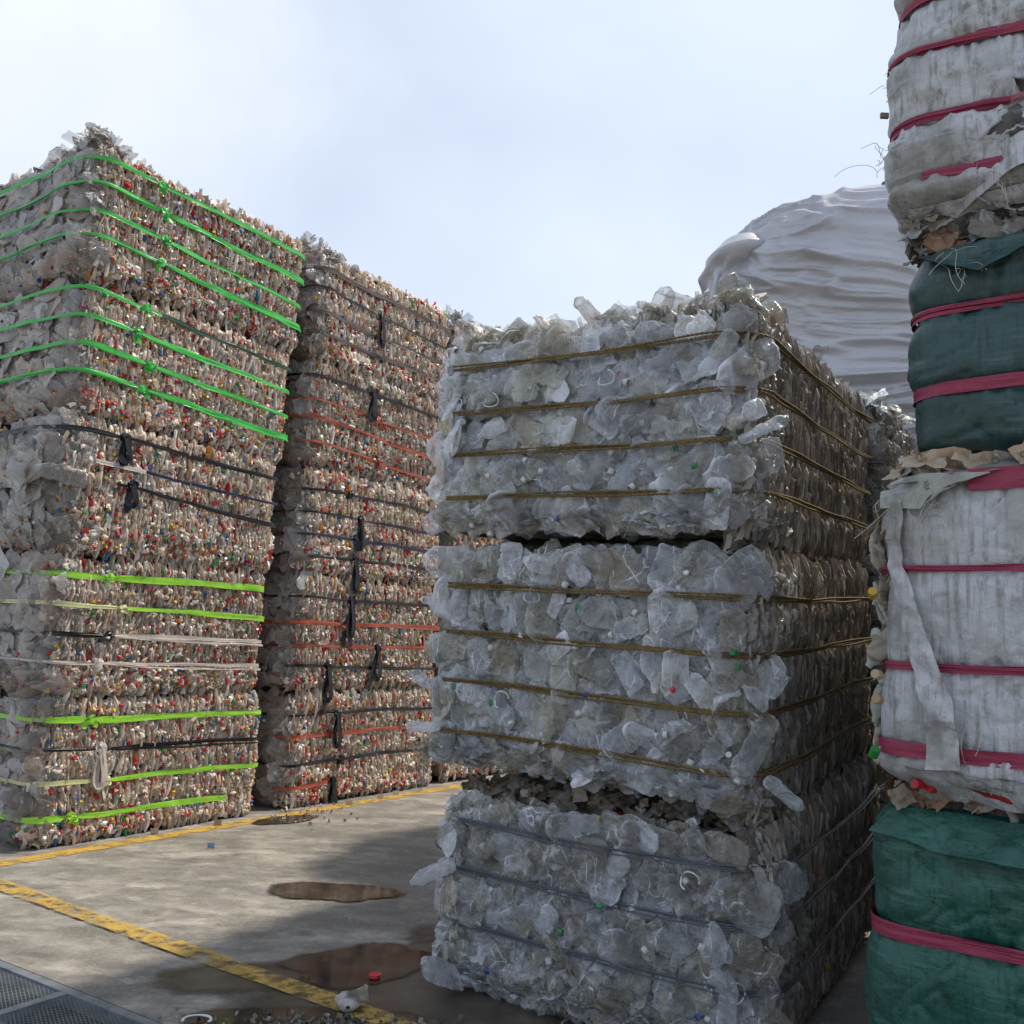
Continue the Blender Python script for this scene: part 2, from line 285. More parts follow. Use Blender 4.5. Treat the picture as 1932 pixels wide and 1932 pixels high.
def tube(P, r, n=6, cap=True, ref=(0, 0, 1)):
    P = np.asarray(P, float); T = norm(np.gradient(P, axis=0)); ref = np.broadcast_to(np.asarray(ref, float), P.shape)
    A = np.cross(T, ref); bad = np.linalg.norm(A, axis=1) < 1e-3; A[bad] = np.cross(T[bad], (1, 0, .01)); A = norm(A); B = np.cross(T, A)
    th = np.arange(n) / n * 2 * math.pi; r = np.broadcast_to(np.asarray(r, float), (len(P),))
    V = (P[None] + r[None, :, None] * (np.cos(th)[:, None, None] * A + np.sin(th)[:, None, None] * B))
    F = grid(n, len(P), True); return V.reshape(-1, 3), F
def joinm(parts):
    V = []; F = []; o = 0
    for v, f in parts: V.append(v); F.append(f + o); o += len(v)
    return np.concatenate(V), np.concatenate(F)
def boxm(x0, y0, z0, x1, y1, z1):
    V = np.array([[x, y, z] for x in (x0, x1) for y in (y0, y1) for z in (z0, z1)], float)
    F = np.array([[0, 1, 3, 2], [4, 6, 7, 5], [0, 4, 5, 1], [2, 3, 7, 6], [0, 2, 6, 4], [1, 5, 7, 3]]); return V, F

DR = np.array([.547, .837, 0]); DR /= np.linalg.norm(DR)
def frame(yaw_dr, yaw_dl=None):
    a = np.array([math.sin(R(yaw_dr)), math.cos(R(yaw_dr)), 0]); y = yaw_dr - 90 if yaw_dl is None else yaw_dl
    return a, np.array([math.sin(R(y)), math.cos(R(y)), 0])

# ------------------------------------------------------------------ a bale as a surface
class Bale:
    """rounded box: a runs along dr (0..L), b along dl (0..W); S(s, w) gives points on its side, s = metres round the plan from the far end of the near face"""
    def __init__(s, c, z0, z1, L, W, dr, dl, straps, bulge=.03, rad=.07, seed=0, tilt=(0, 0), amp=.02, inset=.035, nscale=3.2, shear=(0, 0)):
        s.c = np.array([c[0], c[1], 0.]); s.z0, s.z1, s.L, s.W, s.dr, s.dl = z0, z1, L, W, dr, dl; s.sh = shear; s.nb = 0; s.sw = []
        s.st = sorted(straps); s.B = bulge; s.seed = seed; s.tilt = tilt; s.amp = amp; s.inset = inset; s.ns = nscale
        pts = []; r = rad
        for (ca, cb, a0) in ((0, 0, 180), (L, 0, 270), (L, W, 0), (0, W, 90)):
            for k in range(7):
                t = R(a0 + k * 15); pts.append((ca + (r if ca == 0 else -r) + r * math.cos(t), cb + (r if cb == 0 else -r) + r * math.sin(t)))
        P = np.array(pts); q = [P[-1]]                                # start at the (0, W) corner's end
        P = np.vstack([[0, W - r], P[:21], P[21:], [0, W - r]])
        d = np.r_[0, np.cumsum(np.linalg.norm(np.diff(P, axis=0), axis=1))]; s.P = P; s.d = d; s.per = d[-1]
        s.sc = W - 2 * r + .785 * r                                     # s at the near corner
    def plan(s, S):
        S = np.mod(S, s.per); a = np.interp(S, s.d, s.P[:, 0]); b = np.interp(S, s.d, s.P[:, 1]); e = .02
        a2 = np.interp(np.mod(S + e, s.per), s.d, s.P[:, 0]); b2 = np.interp(np.mod(S + e, s.per), s.d, s.P[:, 1])
        a1 = np.interp(np.mod(S - e, s.per), s.d, s.P[:, 0]); b1 = np.interp(np.mod(S - e, s.per), s.d, s.P[:, 1])
        t = norm(np.stack([a2 - a1, b2 - b1], -1)); return a, b, t
    def off(s, S, w):
        e = np.array([0] + s.st + [1.]); k = np.clip(np.searchsorted(e, w, side='right') - 1, 0, len(e) - 2)
        t = np.clip((w - e[k]) / (e[k + 1] - e[k]), 0, 1); o = s.B * (4 * t * (1 - t)) ** .5
        ed = np.minimum(w, 1 - w); o = o - s.inset * np.clip(1 - ed / .06, 0, 1) ** 1.5
        return o
    def S(s, S, w, extra=0, noise=True):
        S = np.asarray(S, float); w = np.asarray(w, float); S, w = np.broadcast_arrays(S, w)
        a, b, t = s.plan(S); n2 = np.stack([t[..., 1], -t[..., 0]], -1)
        o = s.off(S, w) * (1 + .9 * np.clip((s.sc - S) / .2, 0, 1) * s.nb) + extra
        for (q0, v0, dq, dv, am) in s.sw: o = o + am * np.exp(-((S - s.sc - q0) / dq) ** 2 - ((w - v0) / dv) ** 2)
        if noise: o = o + s.amp * fbm(np.stack([a * s.ns, b * s.ns, w * s.ns * 1.3], -1), 3, s.seed)
        a = a + n2[..., 0] * o; b = b + n2[..., 1] * o
        z = s.z0 + w * (s.z1 - s.z0) + s.tilt[0] * a / s.L + s.tilt[1] * b / s.W
        z = z + .016 * fbm(np.stack([a * 1.7, b * 1.7, w * 0 + s.seed], -1), 2, s.seed + 9) * (w > .0)
        p = s.c + a[..., None] * s.dr + b[..., None] * s.dl; p = p + np.stack([z * 0, z * 0, z], -1)
        p = p + w[..., None] * (s.sh[0] * s.dr + s.sh[1] * s.dl)
        Tn = t[..., :1] * s.dr + t[..., 1:] * s.dl; Nn = n2[..., :1] * s.dr + n2[..., 1:] * s.dl
        return p, Tn, Nn
    def top(s, a, b, w=1.0):
        z = s.z0 + w * (s.z1 - s.z0) + s.tilt[0] * a / s.L + s.tilt[1] * b / s.W
        return s.c + a[..., None] * s.dr + b[..., None] * s.dl + np.stack([z * 0, z * 0, z], -1) + w * (s.sh[0] * s.dr + s.sh[1] * s.dl)
    def base(s): 
        p = s.c + s.L / 2 * s.dr + s.W / 2 * s.dl; return np.array([p[0], p[1], s.z0])
    def core(s, ds=.03, dw=.03, sink=-.015, rough=.02, rs=14, dome=0):
        ns = int(s.per / ds); nw = max(8, int((s.z1 - s.z0) / dw)); SS, WW = np.meshgrid(np.arange(ns) / ns * s.per, np.linspace(0, 1, nw), indexing='ij')
        p, T, n = s.S(SS, WW, sink)
        if rough: p = p + n * (rough * fbm(p * rs, 2, s.seed + 3))[..., None]
        V = p.reshape(-1, 3); F = grid(ns, nw, True)
        parts = [(V, F)]
        for j, flip in ((0, 1), (nw - 1, 0)):                          # caps: rings shrinking to the middle
            ring = p[:, j]; ctr = ring.mean(0); rr = np.stack([ring * (1 - k) + ctr * k for k in (0, .04, .15, .35, .6, .85, 1.)], 1)
            rr[:, 1:, 2] += .02 * fbm(rr[:, 1:] * 5, 2, s.seed + 5) * (1 if flip else 1) + (0 if flip else dome * np.array([0, .8, 1, 1, 1, 1])[None])
            f = grid(ns, 7, True); parts.append((rr.reshape(-1, 3), f[:, ::-1] if flip else f))
        return joinm(parts)

# ------------------------------------------------------------------ library of pieces
def v_plate(seed, nx=4, nz=5):
    r = np.random.default_rng(seed); X, Z = np.meshgrid(np.linspace(-.5, .5, nx), np.linspace(-.5, .5, nz), indexing='ij')
    Y = .5 - (2 * X) ** 2 * r.uniform(.3, .9) - (2 * Z) ** 4 * .4
    V = np.stack([X, Y, Z], -1); V = V + r.normal(0, .08, V.shape) * [1, 1.4, .5]; V[..., 0] += r.uniform(-.35, .35) * Z * 1.3 + .15 * np.sin(Z * 5 + r.uniform(0, 6))
    return V.reshape(-1, 3), grid(nx, nz)
def v_bottle(seed, na=8, nl=7, kind=0, flat=.35, crump=.16):
    """crushed bottle, axis z in -.5...5, widest radius about .5 on x, flattened on y (scaled at placement)"""
    r = np.random.default_rng(seed); t = np.linspace(0, 1, nl); a = np.arange(na) / na * 2 * math.pi
    if kind == 0: rad = np.interp(t, [0, .03, .1, .55, .72, .86, .88, 1], [.10, .34, .46, .48, .40, .15, .13, .13])
    elif kind == 1: rad = np.interp(t, [0, .04, .2, .3, .5, .6, .8, .93, 1], [.12, .4, .47, .40, .47, .42, .46, .2, .16])
    elif kind == 2: rad = np.interp(t, [0, .05, .3, .75, .9, 1], [.2, .46, .5, .49, .38, .10])
    else: rad = np.interp(t, [0, .05, .9, 1], [.42, .5, .46, .25])
    body = np.clip((.86 - t) / .1, 0, 1)
    if kind in (0, 1) and nl > 10: rad = rad * (1 + (.07 if kind else .03) * np.sin(t * 62) * body)
    A, T = np.meshgrid(a, t, indexing='ij'); RR = np.broadcast_to(rad, A.shape)
    F_ = flat + (1 - flat) * (1 - body)[None, :]
    V = np.stack([RR * np.cos(A), RR * np.sin(A) * F_, T - .5], -1)
    amp = crump * body[None, :, None]; P = V * [1, 2.2, 1]
    d = np.stack([fbm(P * 3.1 + 5 * k + seed, 2, seed + k) for k in range(3)], -1); ridge = 1 - 2 * np.abs(d)
    V = V + d * amp * [.9, .8, .35] + (ridge - .5) * amp * [.25, .5, .1]
    V[..., 0] += r.uniform(-.35, .35) * (V[..., 2] ** 2) + r.uniform(-.25, .25) * V[..., 2]
    V[..., 1] += r.uniform(-.35, .35) * (V[..., 2] + .2) ** 2
    V = V.reshape(-1, 3); F = grid(na, nl, True)
    c0 = V.reshape(na, nl, 3)[:, 0].mean(0); V = np.vstack([V, c0]); i = np.arange(na)
    Fb = np.stack([i * nl, np.full(na, len(V) - 1), np.full(na, len(V) - 1), ((i + 1) % na) * nl], -1)
    return V, F, Fb
def lib_bottle(*a, **k):
    V, F, Fb = v_bottle(*a, **k); return V, F
def v_sheet(seed, n=7):
    r = np.random.default_rng(seed); X, Z = np.meshgrid(np.linspace(-.5, .5, n), np.linspace(-.5, .5, n), indexing='ij')
    P = np.stack([X, Z, X * 0 + seed], -1); Y = .45 * fbm(P * 2.6, 3, seed) + .15 * (1 - 2 * np.abs(fbm(P * 4, 2, seed + 5)))
    ang = np.arctan2(Z, X); k = 1 + .13 * vnoise(np.stack([np.cos(ang) * 2, np.sin(ang) * 2, ang * 0 + seed], -1), seed)
    V = np.stack([X * k, Y, Z * k], -1); V += r.normal(0, .02, V.shape); return V.reshape(-1, 3), grid(n, n)
def v_cap(n=10):
    th = np.arange(n) / n * 2 * math.pi; prof = [(0, .5), (.9, .5), (1, .42), (1, .0)]
    V = np.array([[rr * 1 * math.cos(t) * (1 if rr else 1), y, rr * math.sin(t)] for t in th for (rr, y) in [(1, -.5), (1, .4), (.9, .5), (0.001, .5)]])
    V[:, [0, 2]] *= .5; return V, grid(n, 4, True)[:, ::-1]
PLATES = [v_plate(i) for i in range(12)]
MED = [lib_bottle(300 + i, 12, 10, kind=i % 3, flat=.22, crump=.3) for i in range(8)]
PILL = [lib_bottle(30 + i, 8, 7, kind=i % 3, flat=.4, crump=.2) for i in range(10)]
BIG = [lib_bottle(60 + i, 18, 32, kind=(0, 1, 2, 2, 0, 1, 3, 0)[i % 8], flat=(.32, .42, .28, .5)[i % 4], crump=(.17, .12, .2)[i % 3]) for i in range(18)]
SHEETS = [v_sheet(90 + i, 9) for i in range(10)]
SHEETS_LO = [v_sheet(110 + i, 6) for i in range(8)]
CAP = v_cap()
PET_T = 1.4 * np.array([1.08, 1.05, 1.01]) * np.array([(.50, .425, .34), (.40, .335, .265), (.60, .57, .53), (.46, .37, .30), (.30, .25, .19), (.55, .52, .48), (.50, .40, .34), (.36, .33, .28), (.40, .03, .03), (.42, .20, .03), (.05, .16, .30), (.06, .25, .09)])
PET_P = np.array([.19, .14, .16, .13, .08, .1, .08, .06, .03, .012, .009, .009])
PET_P = PET_P / PET_P.sum()
PET_S = np.array([(.36, .34, .33), (.42, .38, .33), (.28, .26, .23), (.42, .35, .29), (.52, .50, .48)])
CLR_T = 1.42 * np.array([(.36, .39, .44), (.34, .36, .36), (.34, .34, .27), (.72, .76, .82), (.28, .26, .19), (.46, .49, .54)])
DRT_T = 1.75 * np.array([(.19, .165, .135), (.14, .12, .095), (.25, .22, .185), (.11, .098, .085), (.32, .30, .27), (.20, .16, .12)])
FILM_T = np.array([(.50, .38, .26), (.56, .46, .34), (.42, .34, .25), (.56, .53, .46), (.38, .26, .18)])
CAP_T = np.array([(.50, .02, .025), (.58, .36, .02), (.66, .66, .64), (.03, .07, .28), (.03, .24, .07), (.55, .16, .02), (.35, .015, .03), (.02, .02, .03)])
CAP_P = np.array([.33, .13, .17, .08, .08, .06, .12, .03])
SHEETS_LO = SHEETS_LO
_cache = {}
def tinted(kind, lib, i, tset, ti, mname, smooth):
    k = (kind, i, ti, mname, id(tset))
    if k not in _cache:
        V, F = lib[i]; _cache[k] = mesh(kind, V, F, MT[mname], smooth, tset[ti])
    return _cache[k]
class Bag:
    """collects placed pieces, then links the largest ones as objects and joins the rest"""
    def __init__(s, kind, lib, tset, mname, smooth=False, probs=None):
        s.kind, s.lib, s.t, s.m, s.smooth, s.p = kind, lib, tset, mname, smooth, probs; s.M = []; s.O = []; s.pr = []
    def add(s, o, X, Y, Z, pri=None):
        """o: (n,3) centres; X, Y, Z: (n,3) scaled axes"""
        s.M.append(np.stack([X, Y, Z], -1)); s.O.append(o)
        size = np.maximum(np.linalg.norm(X, axis=1), np.linalg.norm(Z, axis=1))
        d = np.linalg.norm(o - [0, 0, H], axis=1); pr = size / d
        face = (norm(Y) * norm(np.array([0, 0, H]) - o)).sum(1); pr = pr * np.clip(face, .1, 1)
        s.pr.append(pr if pri is None else pr * pri)
    def build(s, parent, r, limit=300, stuff=None, ret=False, jitter=None):
        M_ = np.concatenate(s.M); O_ = np.concatenate(s.O); pr = np.concatenate(s.pr); n = len(O_)
        vi = r.integers(0, len(s.lib), n); ti = r.choice(len(s.t), n, p=s.p)
        order = np.argsort(-pr); L = np.array(parent.location); made = []
        for k in order[:limit]:
            m = M_[k]; o = O_[k] - L
            mw = Matrix(((m[0,0], m[0,1], m[0,2], o[0]), (m[1,0], m[1,1], m[1,2], o[1]), (m[2,0], m[2,1], m[2,2], o[2]), (0, 0, 0, 1)))
            x = ob(s.kind, tinted(s.kind, s.lib, vi[k], s.t, ti[k], s.m, s.smooth), parent, mw); made.append((x, k))
        rest = order[limit:]
        if len(rest):
            VV = []; FF = []; TT = []; off = 0
            for v in range(len(s.lib)):
                sel = rest[vi[rest] == v]
                if not len(sel): continue
                V, F = s.lib[v]; P = np.einsum('nij,vj->nvi', M_[sel], V) + O_[sel][:, None] - L
                VV.append(P.reshape(-1, 3)); FF.append((F[None] + (np.arange(len(sel)) * len(V))[:, None, None] + off).reshape(-1, F.shape[1])); off += len(sel) * len(V)
                br = r.uniform(.82, 1.15, (len(sel), 1, 1)); TT.append((np.repeat(s.t[ti[sel]][:, None], len(V), 1) * br).reshape(-1, 3))
            me = mesh(stuff or s.kind + '_mass', np.concatenate(VV), np.concatenate(FF), MT[s.m], s.smooth, np.clip(np.concatenate(TT), 0, 1))
            ob(stuff or s.kind + '_mass', me, parent, kind='stuff')
        return made

def rotmix(A, B, ang): c, s_ = np.cos(ang)[:, None], np.sin(ang)[:, None]; return A * c + B * s_, -A * s_ + B * c

def ribbon(P, Nn, wd, fold, seed, nv=5, thick=.0):
    """flat tape along P facing Nn"""
    P = np.asarray(P); T = norm(np.gradient(P, axis=0)); B = norm(np.cross(T, Nn)); x = np.linspace(-1, 1, nv)
    n = len(P); q = np.arange(n) * .12
    ridge = np.stack([fbm(np.stack([q, q * 0 + k * 1.7, q * 0 + seed], -1), 2, seed + k) for k in range(nv)], 1) * fold
    V = P[:, None] + B[:, None] * (x[None, :, None] * np.asarray(wd)[:, None, None] * .5) + Nn[:, None] * (ridge + .003)[..., None]
    V2 = V - Nn[:, None] * .0022
    f = grid(n, nv); 
    return joinm([(V.reshape(-1, 3), f), (V2.reshape(-1, 3), f[:, ::-1])])
def knot(p, Nn, T, size, seed, tails=2, tail=.07, w=.018, drop=False):
    r = np.random.default_rng(seed); U = np.array([0, 0, 1.]); parts = []
    for k in range(4):
        th = np.linspace(0, 2 * math.pi, 12); a = r.uniform(0, math.pi); e1 = norm(T * math.cos(a) + U * math.sin(a)); e2 = norm(np.cross(e1, Nn) + Nn * r.uniform(.3, 1.1))
        c = p + Nn * size * .35 + (T * r.uniform(-.3, .3) + U * r.uniform(-.3, .3)) * size
        C = c + size * (.45 * np.cos(th)[:, None] * e1 + .32 * np.sin(th)[:, None] * e2); parts.append(ribbon(C, np.tile(norm(Nn + .5 * e1), (12, 1)), np.full(12, w), .004, seed + k, 3))
    for k in range(tails):
        ln = tail * r.uniform(.7, 1.3); d = norm(-U * (1 if drop else r.uniform(.2, 1)) + T * r.uniform(-.25, .25) * (1 if drop else 4)); t = np.linspace(0, 1, 9)[:, None]
        C = p + Nn * (size * .4 + .01 * np.sin(t * 5 + k)) + d * ln * t + T * .012 * np.sin(t * 7 + k); C[:, 2] -= (t[:, 0] ** 2) * ln * .25
        parts.append(ribbon(C, np.tile(norm(Nn + r.normal(0, .3, 3)), (9, 1)), np.full(9, w) * np.interp(t[:, 0], [0, .2, .8, 1], [.6, 1.1, 1.2, .9]), .004, seed + 20 + k, 3))
    if drop:                                                       # long loop hanging from the knot
        t = np.linspace(0, 1, 22); ln = tail; C = p + Nn[None] * (.03 + .012 * np.sin(t * 6))[:, None] + T[None] * (.028 * np.sin(t * math.pi * 2))[:, None]; C[:, 2] -= ln * np.sin(t * math.pi) ** .8
        parts.append(ribbon(C, np.tile(Nn, (22, 1)), np.full(22, w * 1.4), .006, seed + 41, 4))
    return joinm(parts)

# ------------------------------------------------------------------ the ground
E1, E2 = frame(32.5)                                               # along the rows (away, right) and across them (away, left)
def gxy(a, b, z=0.): return np.array([a * E1[0] + b * E2[0], a * E1[1] + b * E2[1], z])
def ab(x, y): return x * E1[0] + y * E1[1], x * E2[0] + y * E2[1]
ga, gb = ab(-1.36, 4.04); ga2, gb2 = ab(-2.28, 4.665); print('grate edge', ga, ga2, gb, gb2)
GE = (ga + ga2) / 2                                                # the grate lies at a < GE
GW = 1.15
def poly_sheet(name, pts, z, m, parent=None, **pr):
    return ob(name, mesh(name, [(x, y, z) for x, y in pts], [list(range(len(pts)))], m, False), parent, **pr)
def abquad(a0, b0, a1, b1, z): return [gxy(a0, b0, z), gxy(a1, b0, z), gxy(a1, b1, z), gxy(a0, b1, z)]
V = []; F = []; As = [-400, GE - GW, GE, 400]; Bs = [-400, -3, 7, 400]
for i in range(3):
    for j in range(3):
        if i == 1 and j == 1: continue
        k = len(V); V += abquad(As[i], Bs[j], As[i+1], Bs[j+1], -.016); F.append([k, k+1, k+2, k+3])
def upface(Fs, V):
    out = []
    for f in Fs:
        n = np.cross(V[f[1]] - V[f[0]], V[f[2]] - V[f[0]]); out.append(f if n[2] > 0 else f[::-1])
    return out
gr = ob('ground', mesh('ground', V, upface(F, V), MT['concrete'], False), kind='structure')
# slabs cast in bays, proud of the bed with open joints
ja, jb = ab(-.26, 4.25)
def slab(a0, b0, a1, b1, dz):
    g = .005; V, F = boxm(a0 + g, b0 + g, -.015, a1 - g, b1 - g, dz); V = np.array([gxy(*p) for p in V]); 
    f = [list(q) for q in F]; c = V.mean(0); ff = []
    for q in f:
        n = np.cross(V[q[1]] - V[q[0]], V[q[2]] - V[q[0]]); ff.append(q if n @ (V[q].mean(0) - c) > 0 else q[::-1])
    ob('concrete_slab', mesh('concrete_slab', V, ff, MT['concrete'], False), gr)
bb = [jb - 9.2, jb - 4.6, jb, jb + 4.6, jb + 9.2]; aa = [GE + .004, GE + 4.6, GE + 9.2, GE + 13.8]
for i in range(3):
    for j in range(4): slab(aa[i], bb[j], aa[i+1], bb[j+1], 0.0)
slab(GE - GW - 4.6, bb[1], GE - GW - .004, bb[2], 0.0); slab(GE - GW - 4.6, bb[2], GE - GW - .004, bb[3], 0.0)

def line_sheet(name, p, q, w0, m, lab, z=.003):
    p = np.array(p); q = np.array(q); d = q - p; L = np.linalg.norm(d); d = d / L; n = np.array([-d[1], d[0]]); K = int(L / .08) + 2
    t = np.linspace(0, L, K); e = w0 / 2 + .006 * fbm(np.stack([t * 4, t * 0, t * 0], -1), 2, 5); e2 = w0 / 2 + .006 * fbm(np.stack([t * 4, t * 0 + 9, t * 0], -1), 2, 6)
    V = np.array([[*(p + d * t[i] + n * (e[i] if s_ else -e2[i])), z] for i in range(K) for s_ in (0, 1)])
    F = [[2 * i, 2 * i + 2, 2 * i + 3, 2 * i + 1] for i in range(K - 1)]
    return ob(name, mesh(name, V, upface(F, V), m, False), kind='structure')
line_sheet('yellow_line', (-4.4, 4.55), (1.9, 13.5), .14, MT['yellow'], '')
line_sheet('yellow_line', (-4.1, 6.66), (.6, 3.44), .13, MT['yellow2'], '', .010)
line_sheet('yellow_line', (-.62, 3.86), (.9, 6.1), .11, MT['yellow_worn'], '')

def puddle(cx_, cy_, rx, ry, rot, seed, m, z=.008, name='puddle', k=.3, n=90, kind='structure'):
    th = np.arange(n) / n * 2 * math.pi; rr = 1 + k * fbm(np.stack([np.cos(th) * 1.3 + seed, np.sin(th) * 1.3, th * 0], -1), 3, seed) + .05 * fbm(np.stack([np.cos(th) * 9, np.sin(th) * 9, th * 0], -1), 2, seed)
    x = rx * rr * np.cos(th); y = ry * rr * np.sin(th); c, s_ = math.cos(R(rot)), math.sin(R(rot))
    q = np.array([0, .35, .6, .78, .9, 1.0]); X = x[:, None] * q; Y = y[:, None] * q
    V = np.stack([cx_ + X * c - Y * s_, cy_ + X * s_ + Y * c, X * 0 + z], -1); T_ = np.broadcast_to((1 - q ** 3)[None, :, None], (n, 6, 3))
    return ob(name, mesh(name, V.reshape(-1, 3), grid(n, 6, True)[:, ::-1], m, False, T_.reshape(-1, 3)), kind=kind)
puddle(-.93, 6.02, .48, .22, -2, 3, MT['puddle'])
puddle(-.62, 4.78, .42, .32, 40, 4, MT['puddle'])
puddle(-.15, 5.05, .5, .22, 10, 8, MT['damp'], .0072)
puddle(-.80, 4.06, .56, .24, 12, 5, MT['puddle'])
puddle(-.42, 3.95, .42, .28, 0, 11, MT['puddle'], .009)
puddle(-1.72, 8.08, .34, .18, 50, 7, MT['puddle'], .007)
puddle(-.25, 4.35, 1.0, .75, 30, 15, MT['damp'], .0045, 'damp_patch')
puddle(-1.15, 4.55, .42, .25, 20, 16, MT['damp'], .0055, 'damp_patch')
puddle(.1, 5.4, .7, .35, 30, 17, MT['damp'], .0063, 'damp_patch')

# sludge by the line
def crumbs(name, cx_, cy_, rx, ry, n, m, seed, smin=.01, smax=.03, tset=None, **pr):
    r = np.random.default_rng(seed); parts = []; VV = []; FF = []; TT = []; off = 0
    for k in range(n):
        V, F = SHEETS_LO[k % 8] if k % 3 else PILL[k % 10]; s_ = r.uniform(smin, smax); q = Matrix.Rotation(r.uniform(0, 6.3), 3, Vector(r.normal(0, 1, 3)).normalized())
        P = (V * s_ * [1, .7, 1]) @ np.array(q).T + [cx_ + r.normal(0, rx), cy_ + r.normal(0, ry), .012 + s_ * .15]; VV.append(P); FF.append(F + off); off += len(V)
        TT.append(np.tile((tset if tset is not None else DRT_T)[r.integers(0, len(tset if tset is not None else DRT_T))], (len(V), 1)))
    return ob(name, mesh(name, np.concatenate(VV), np.concatenate(FF), m, False, np.concatenate(TT)), **pr)
crumbs('floor_debris', -.62, 4.06, .24, .05, 260, MT['film'], 3,   .006, .024, DRT_T * .55, kind='stuff', label='brown flecks of dirt and torn plastic lying in the puddle by the yellow line')
crumbs('floor_debris', -1.62, 8.45, .22, .35, 60, MT['film'], 4, .008, .03, kind='stuff', label='small scraps along the foot of the tall bale stacks')

# steel grating over the drain
g = root('drain_grate', 'galvanised steel mesh grating set in a frame over the floor drain at the lower left', 'grate', gxy(GE - GW / 2, 2, 0)); gl = np.array(g.location)
def gbox(a0, b0, z0, a1, b1, z1):
    V, F = boxm(a0, b0, z0, a1, b1, z1); V = np.array([gxy(*p) for p in V]) - gl; c = V.mean(0); ff = []
    for q in F:
        n = np.cross(V[q[1]] - V[q[0]], V[q[2]] - V[q[0]]); ff.append(q if n @ (V[q].mean(0) - c) > 0 else q[::-1])
    return V, np.array(ff)
DB = .86; b0 = ab(-1.87, 4.19)[1]
for k in range(-4, 6):
    ob('cross_bar', mesh('cross_bar', *gbox(GE - GW + .05, b0 + k * DB - .022, -.03, GE - .05, b0 + k * DB + .022, .004), MT['steel'], False), g)
ob('frame', mesh('frame', *joinm([gbox(GE - .05, -2.6, -.05, GE - .006, 6.8, .006), gbox(GE - GW + .006, -2.6, -.05, GE - GW + .05, 6.8, .006)]), MT['steel'], False), g)
for k in range(-4, 5):
    B0 = b0 + k * DB + .022; B1 = b0 + (k + 1) * DB - .022; parts = []
    near = -2 <= k <= 3; p_ = .017 if near else .06
    A0, A1 = GE - GW + .05, GE - .05
    for s_ in (1, -1):                                             # diamond mesh out of two sets of slanted strips
        c_ = np.arange(-(B1 - B0) * .5, (A1 - A0) + (B1 - B0) * .5, p_)
        for c0 in c_:
            # line a = A0 + c0 + s*.5*(b-B0)
            tlo, thi = 0., B1 - B0; 
            def aa_(t): return A0 + c0 + s_ * .5 * (t - (0 if s_ > 0 else 0))
            a_s, a_e = aa_(0), aa_(B1 - B0)
            t0, t1 = 0., B1 - B0
            lo, hi = sorted(((A0 - A0 - c0) / (s_ * .5), (A1 - A0 - c0) / (s_ * .5))); t0 = max(t0, lo); t1 = min(t1, hi)
            if t1 - t0 < .02: continue
            p0 = gxy(aa_(t0), B0 + t0, -.004) - gl; p1 = gxy(aa_(t1), B0 + t1, -.004) - gl; d = norm(p1 - p0); n_ = np.array([-d[1], d[0], 0]) * .0024
            parts.append((np.array([p0 - n_, p1 - n_, p1 + n_, p0 + n_]), np.array([[0, 1, 2, 3]])))
    ob('mesh_panel', mesh('mesh_panel', *joinm(parts), MT['steel'], False), g)
    for q in (.36, .70): ob('bearing_bar', mesh('bearing_bar', *gbox(A0 + (A1 - A0) * q - .012, B0, -.03, A0 + (A1 - A0) * q + .012, B1, -.008), MT['steel'], False), g)
V, F = boxm(GE - GW, -3, -.5, GE, 7, -.499)
pit = []
for q in ([(GE-GW,-3,-.5),(GE,-3,-.5),(GE,7,-.5),(GE-GW,7,-.5)], [(GE,-3,-.5),(GE,7,-.5),(GE,7,-.001),(GE,-3,-.001)], [(GE-GW,-3,-.5),(GE-GW,7,-.5),(GE-GW,7,-.001),(GE-GW,-3,-.001)]):
    pit.append((np.array([gxy(*p) for p in q]), np.array([[0, 1, 2, 3]])))
ob('drain_channel', mesh('drain_channel', *joinm(pit), MT['dark'], False), kind='structure')

# ------------------------------------------------------------------ bale of mixed bottles (tall stacks on the left)
def strap(bale, rt, L, s0, s1, wa, wb, mname, width=.03, seed=0, double=False, knot_at=None, knot_kind=None, second=None, split=None, label=None):
    """wa -> w at the near corner, wb -> w at the far end of the long face"""
    sc_ = bale.sc; se = bale.sc + bale.L
    seg = [(s0, s1, mname)] if split is None else [(s0, split, mname), (split, s1, second)]
    out = None
    for (a, b, mn) in seg:
        n = max(8, int((b - a) / .025)); s_ = np.linspace(a, b, n); t = np.clip((s_ - sc_) / bale.L, 0, 1)
        parts = []
        for kk in range(2 if double else 1):
            w_ = wa + (wb - wa) * t + .004 * np.sin(s_ * 2.1 + seed)
            if knot_at is not None:
                u = (s_ - knot_at); nar = 1 - .65 * np.exp(-(u / .07) ** 2)
                if kk: w_ = w_ - .03 * np.clip(u, 0, .7) / .7 * (u > 0) 
            else: nar = 1
            wdt = 1.3 * width * nar * (.8 + .35 * fbm(np.stack([s_ * 2.2, s_ * 0 + seed, s_ * 0 + kk], -1), 2, seed))
            wdt = wdt * (1 if kk == 0 else .6) * np.where(s_ < sc_, .7, 1)
            p, T, n_ = bale.S(s_, w_, .034 + .006 * kk + bale.B * .25); parts.append(ribbon(p - L, n_, wdt, .004, seed + kk * 3))
        o = ob('strap', mesh('strap', *joinm(parts), MT[mn]), rt)
        if label: o['label'] = label
        if out is None: out = o
    if knot_at is not None:
        t = (knot_at - sc_) / bale.L; w_ = wa + (wb - wa) * t; p, T, n_ = bale.S(np.array([knot_at]), np.array([w_]), .042)
        drop, ln = (knot_kind or (False, .06)); km = MT[second if (second and drop) else mname]
        ob('knot', mesh('knot', *knot(p[0] - L, n_[0], T[0], .045 if not drop else .05, seed, 2, ln, .028 if not drop else .034, drop), km), out)

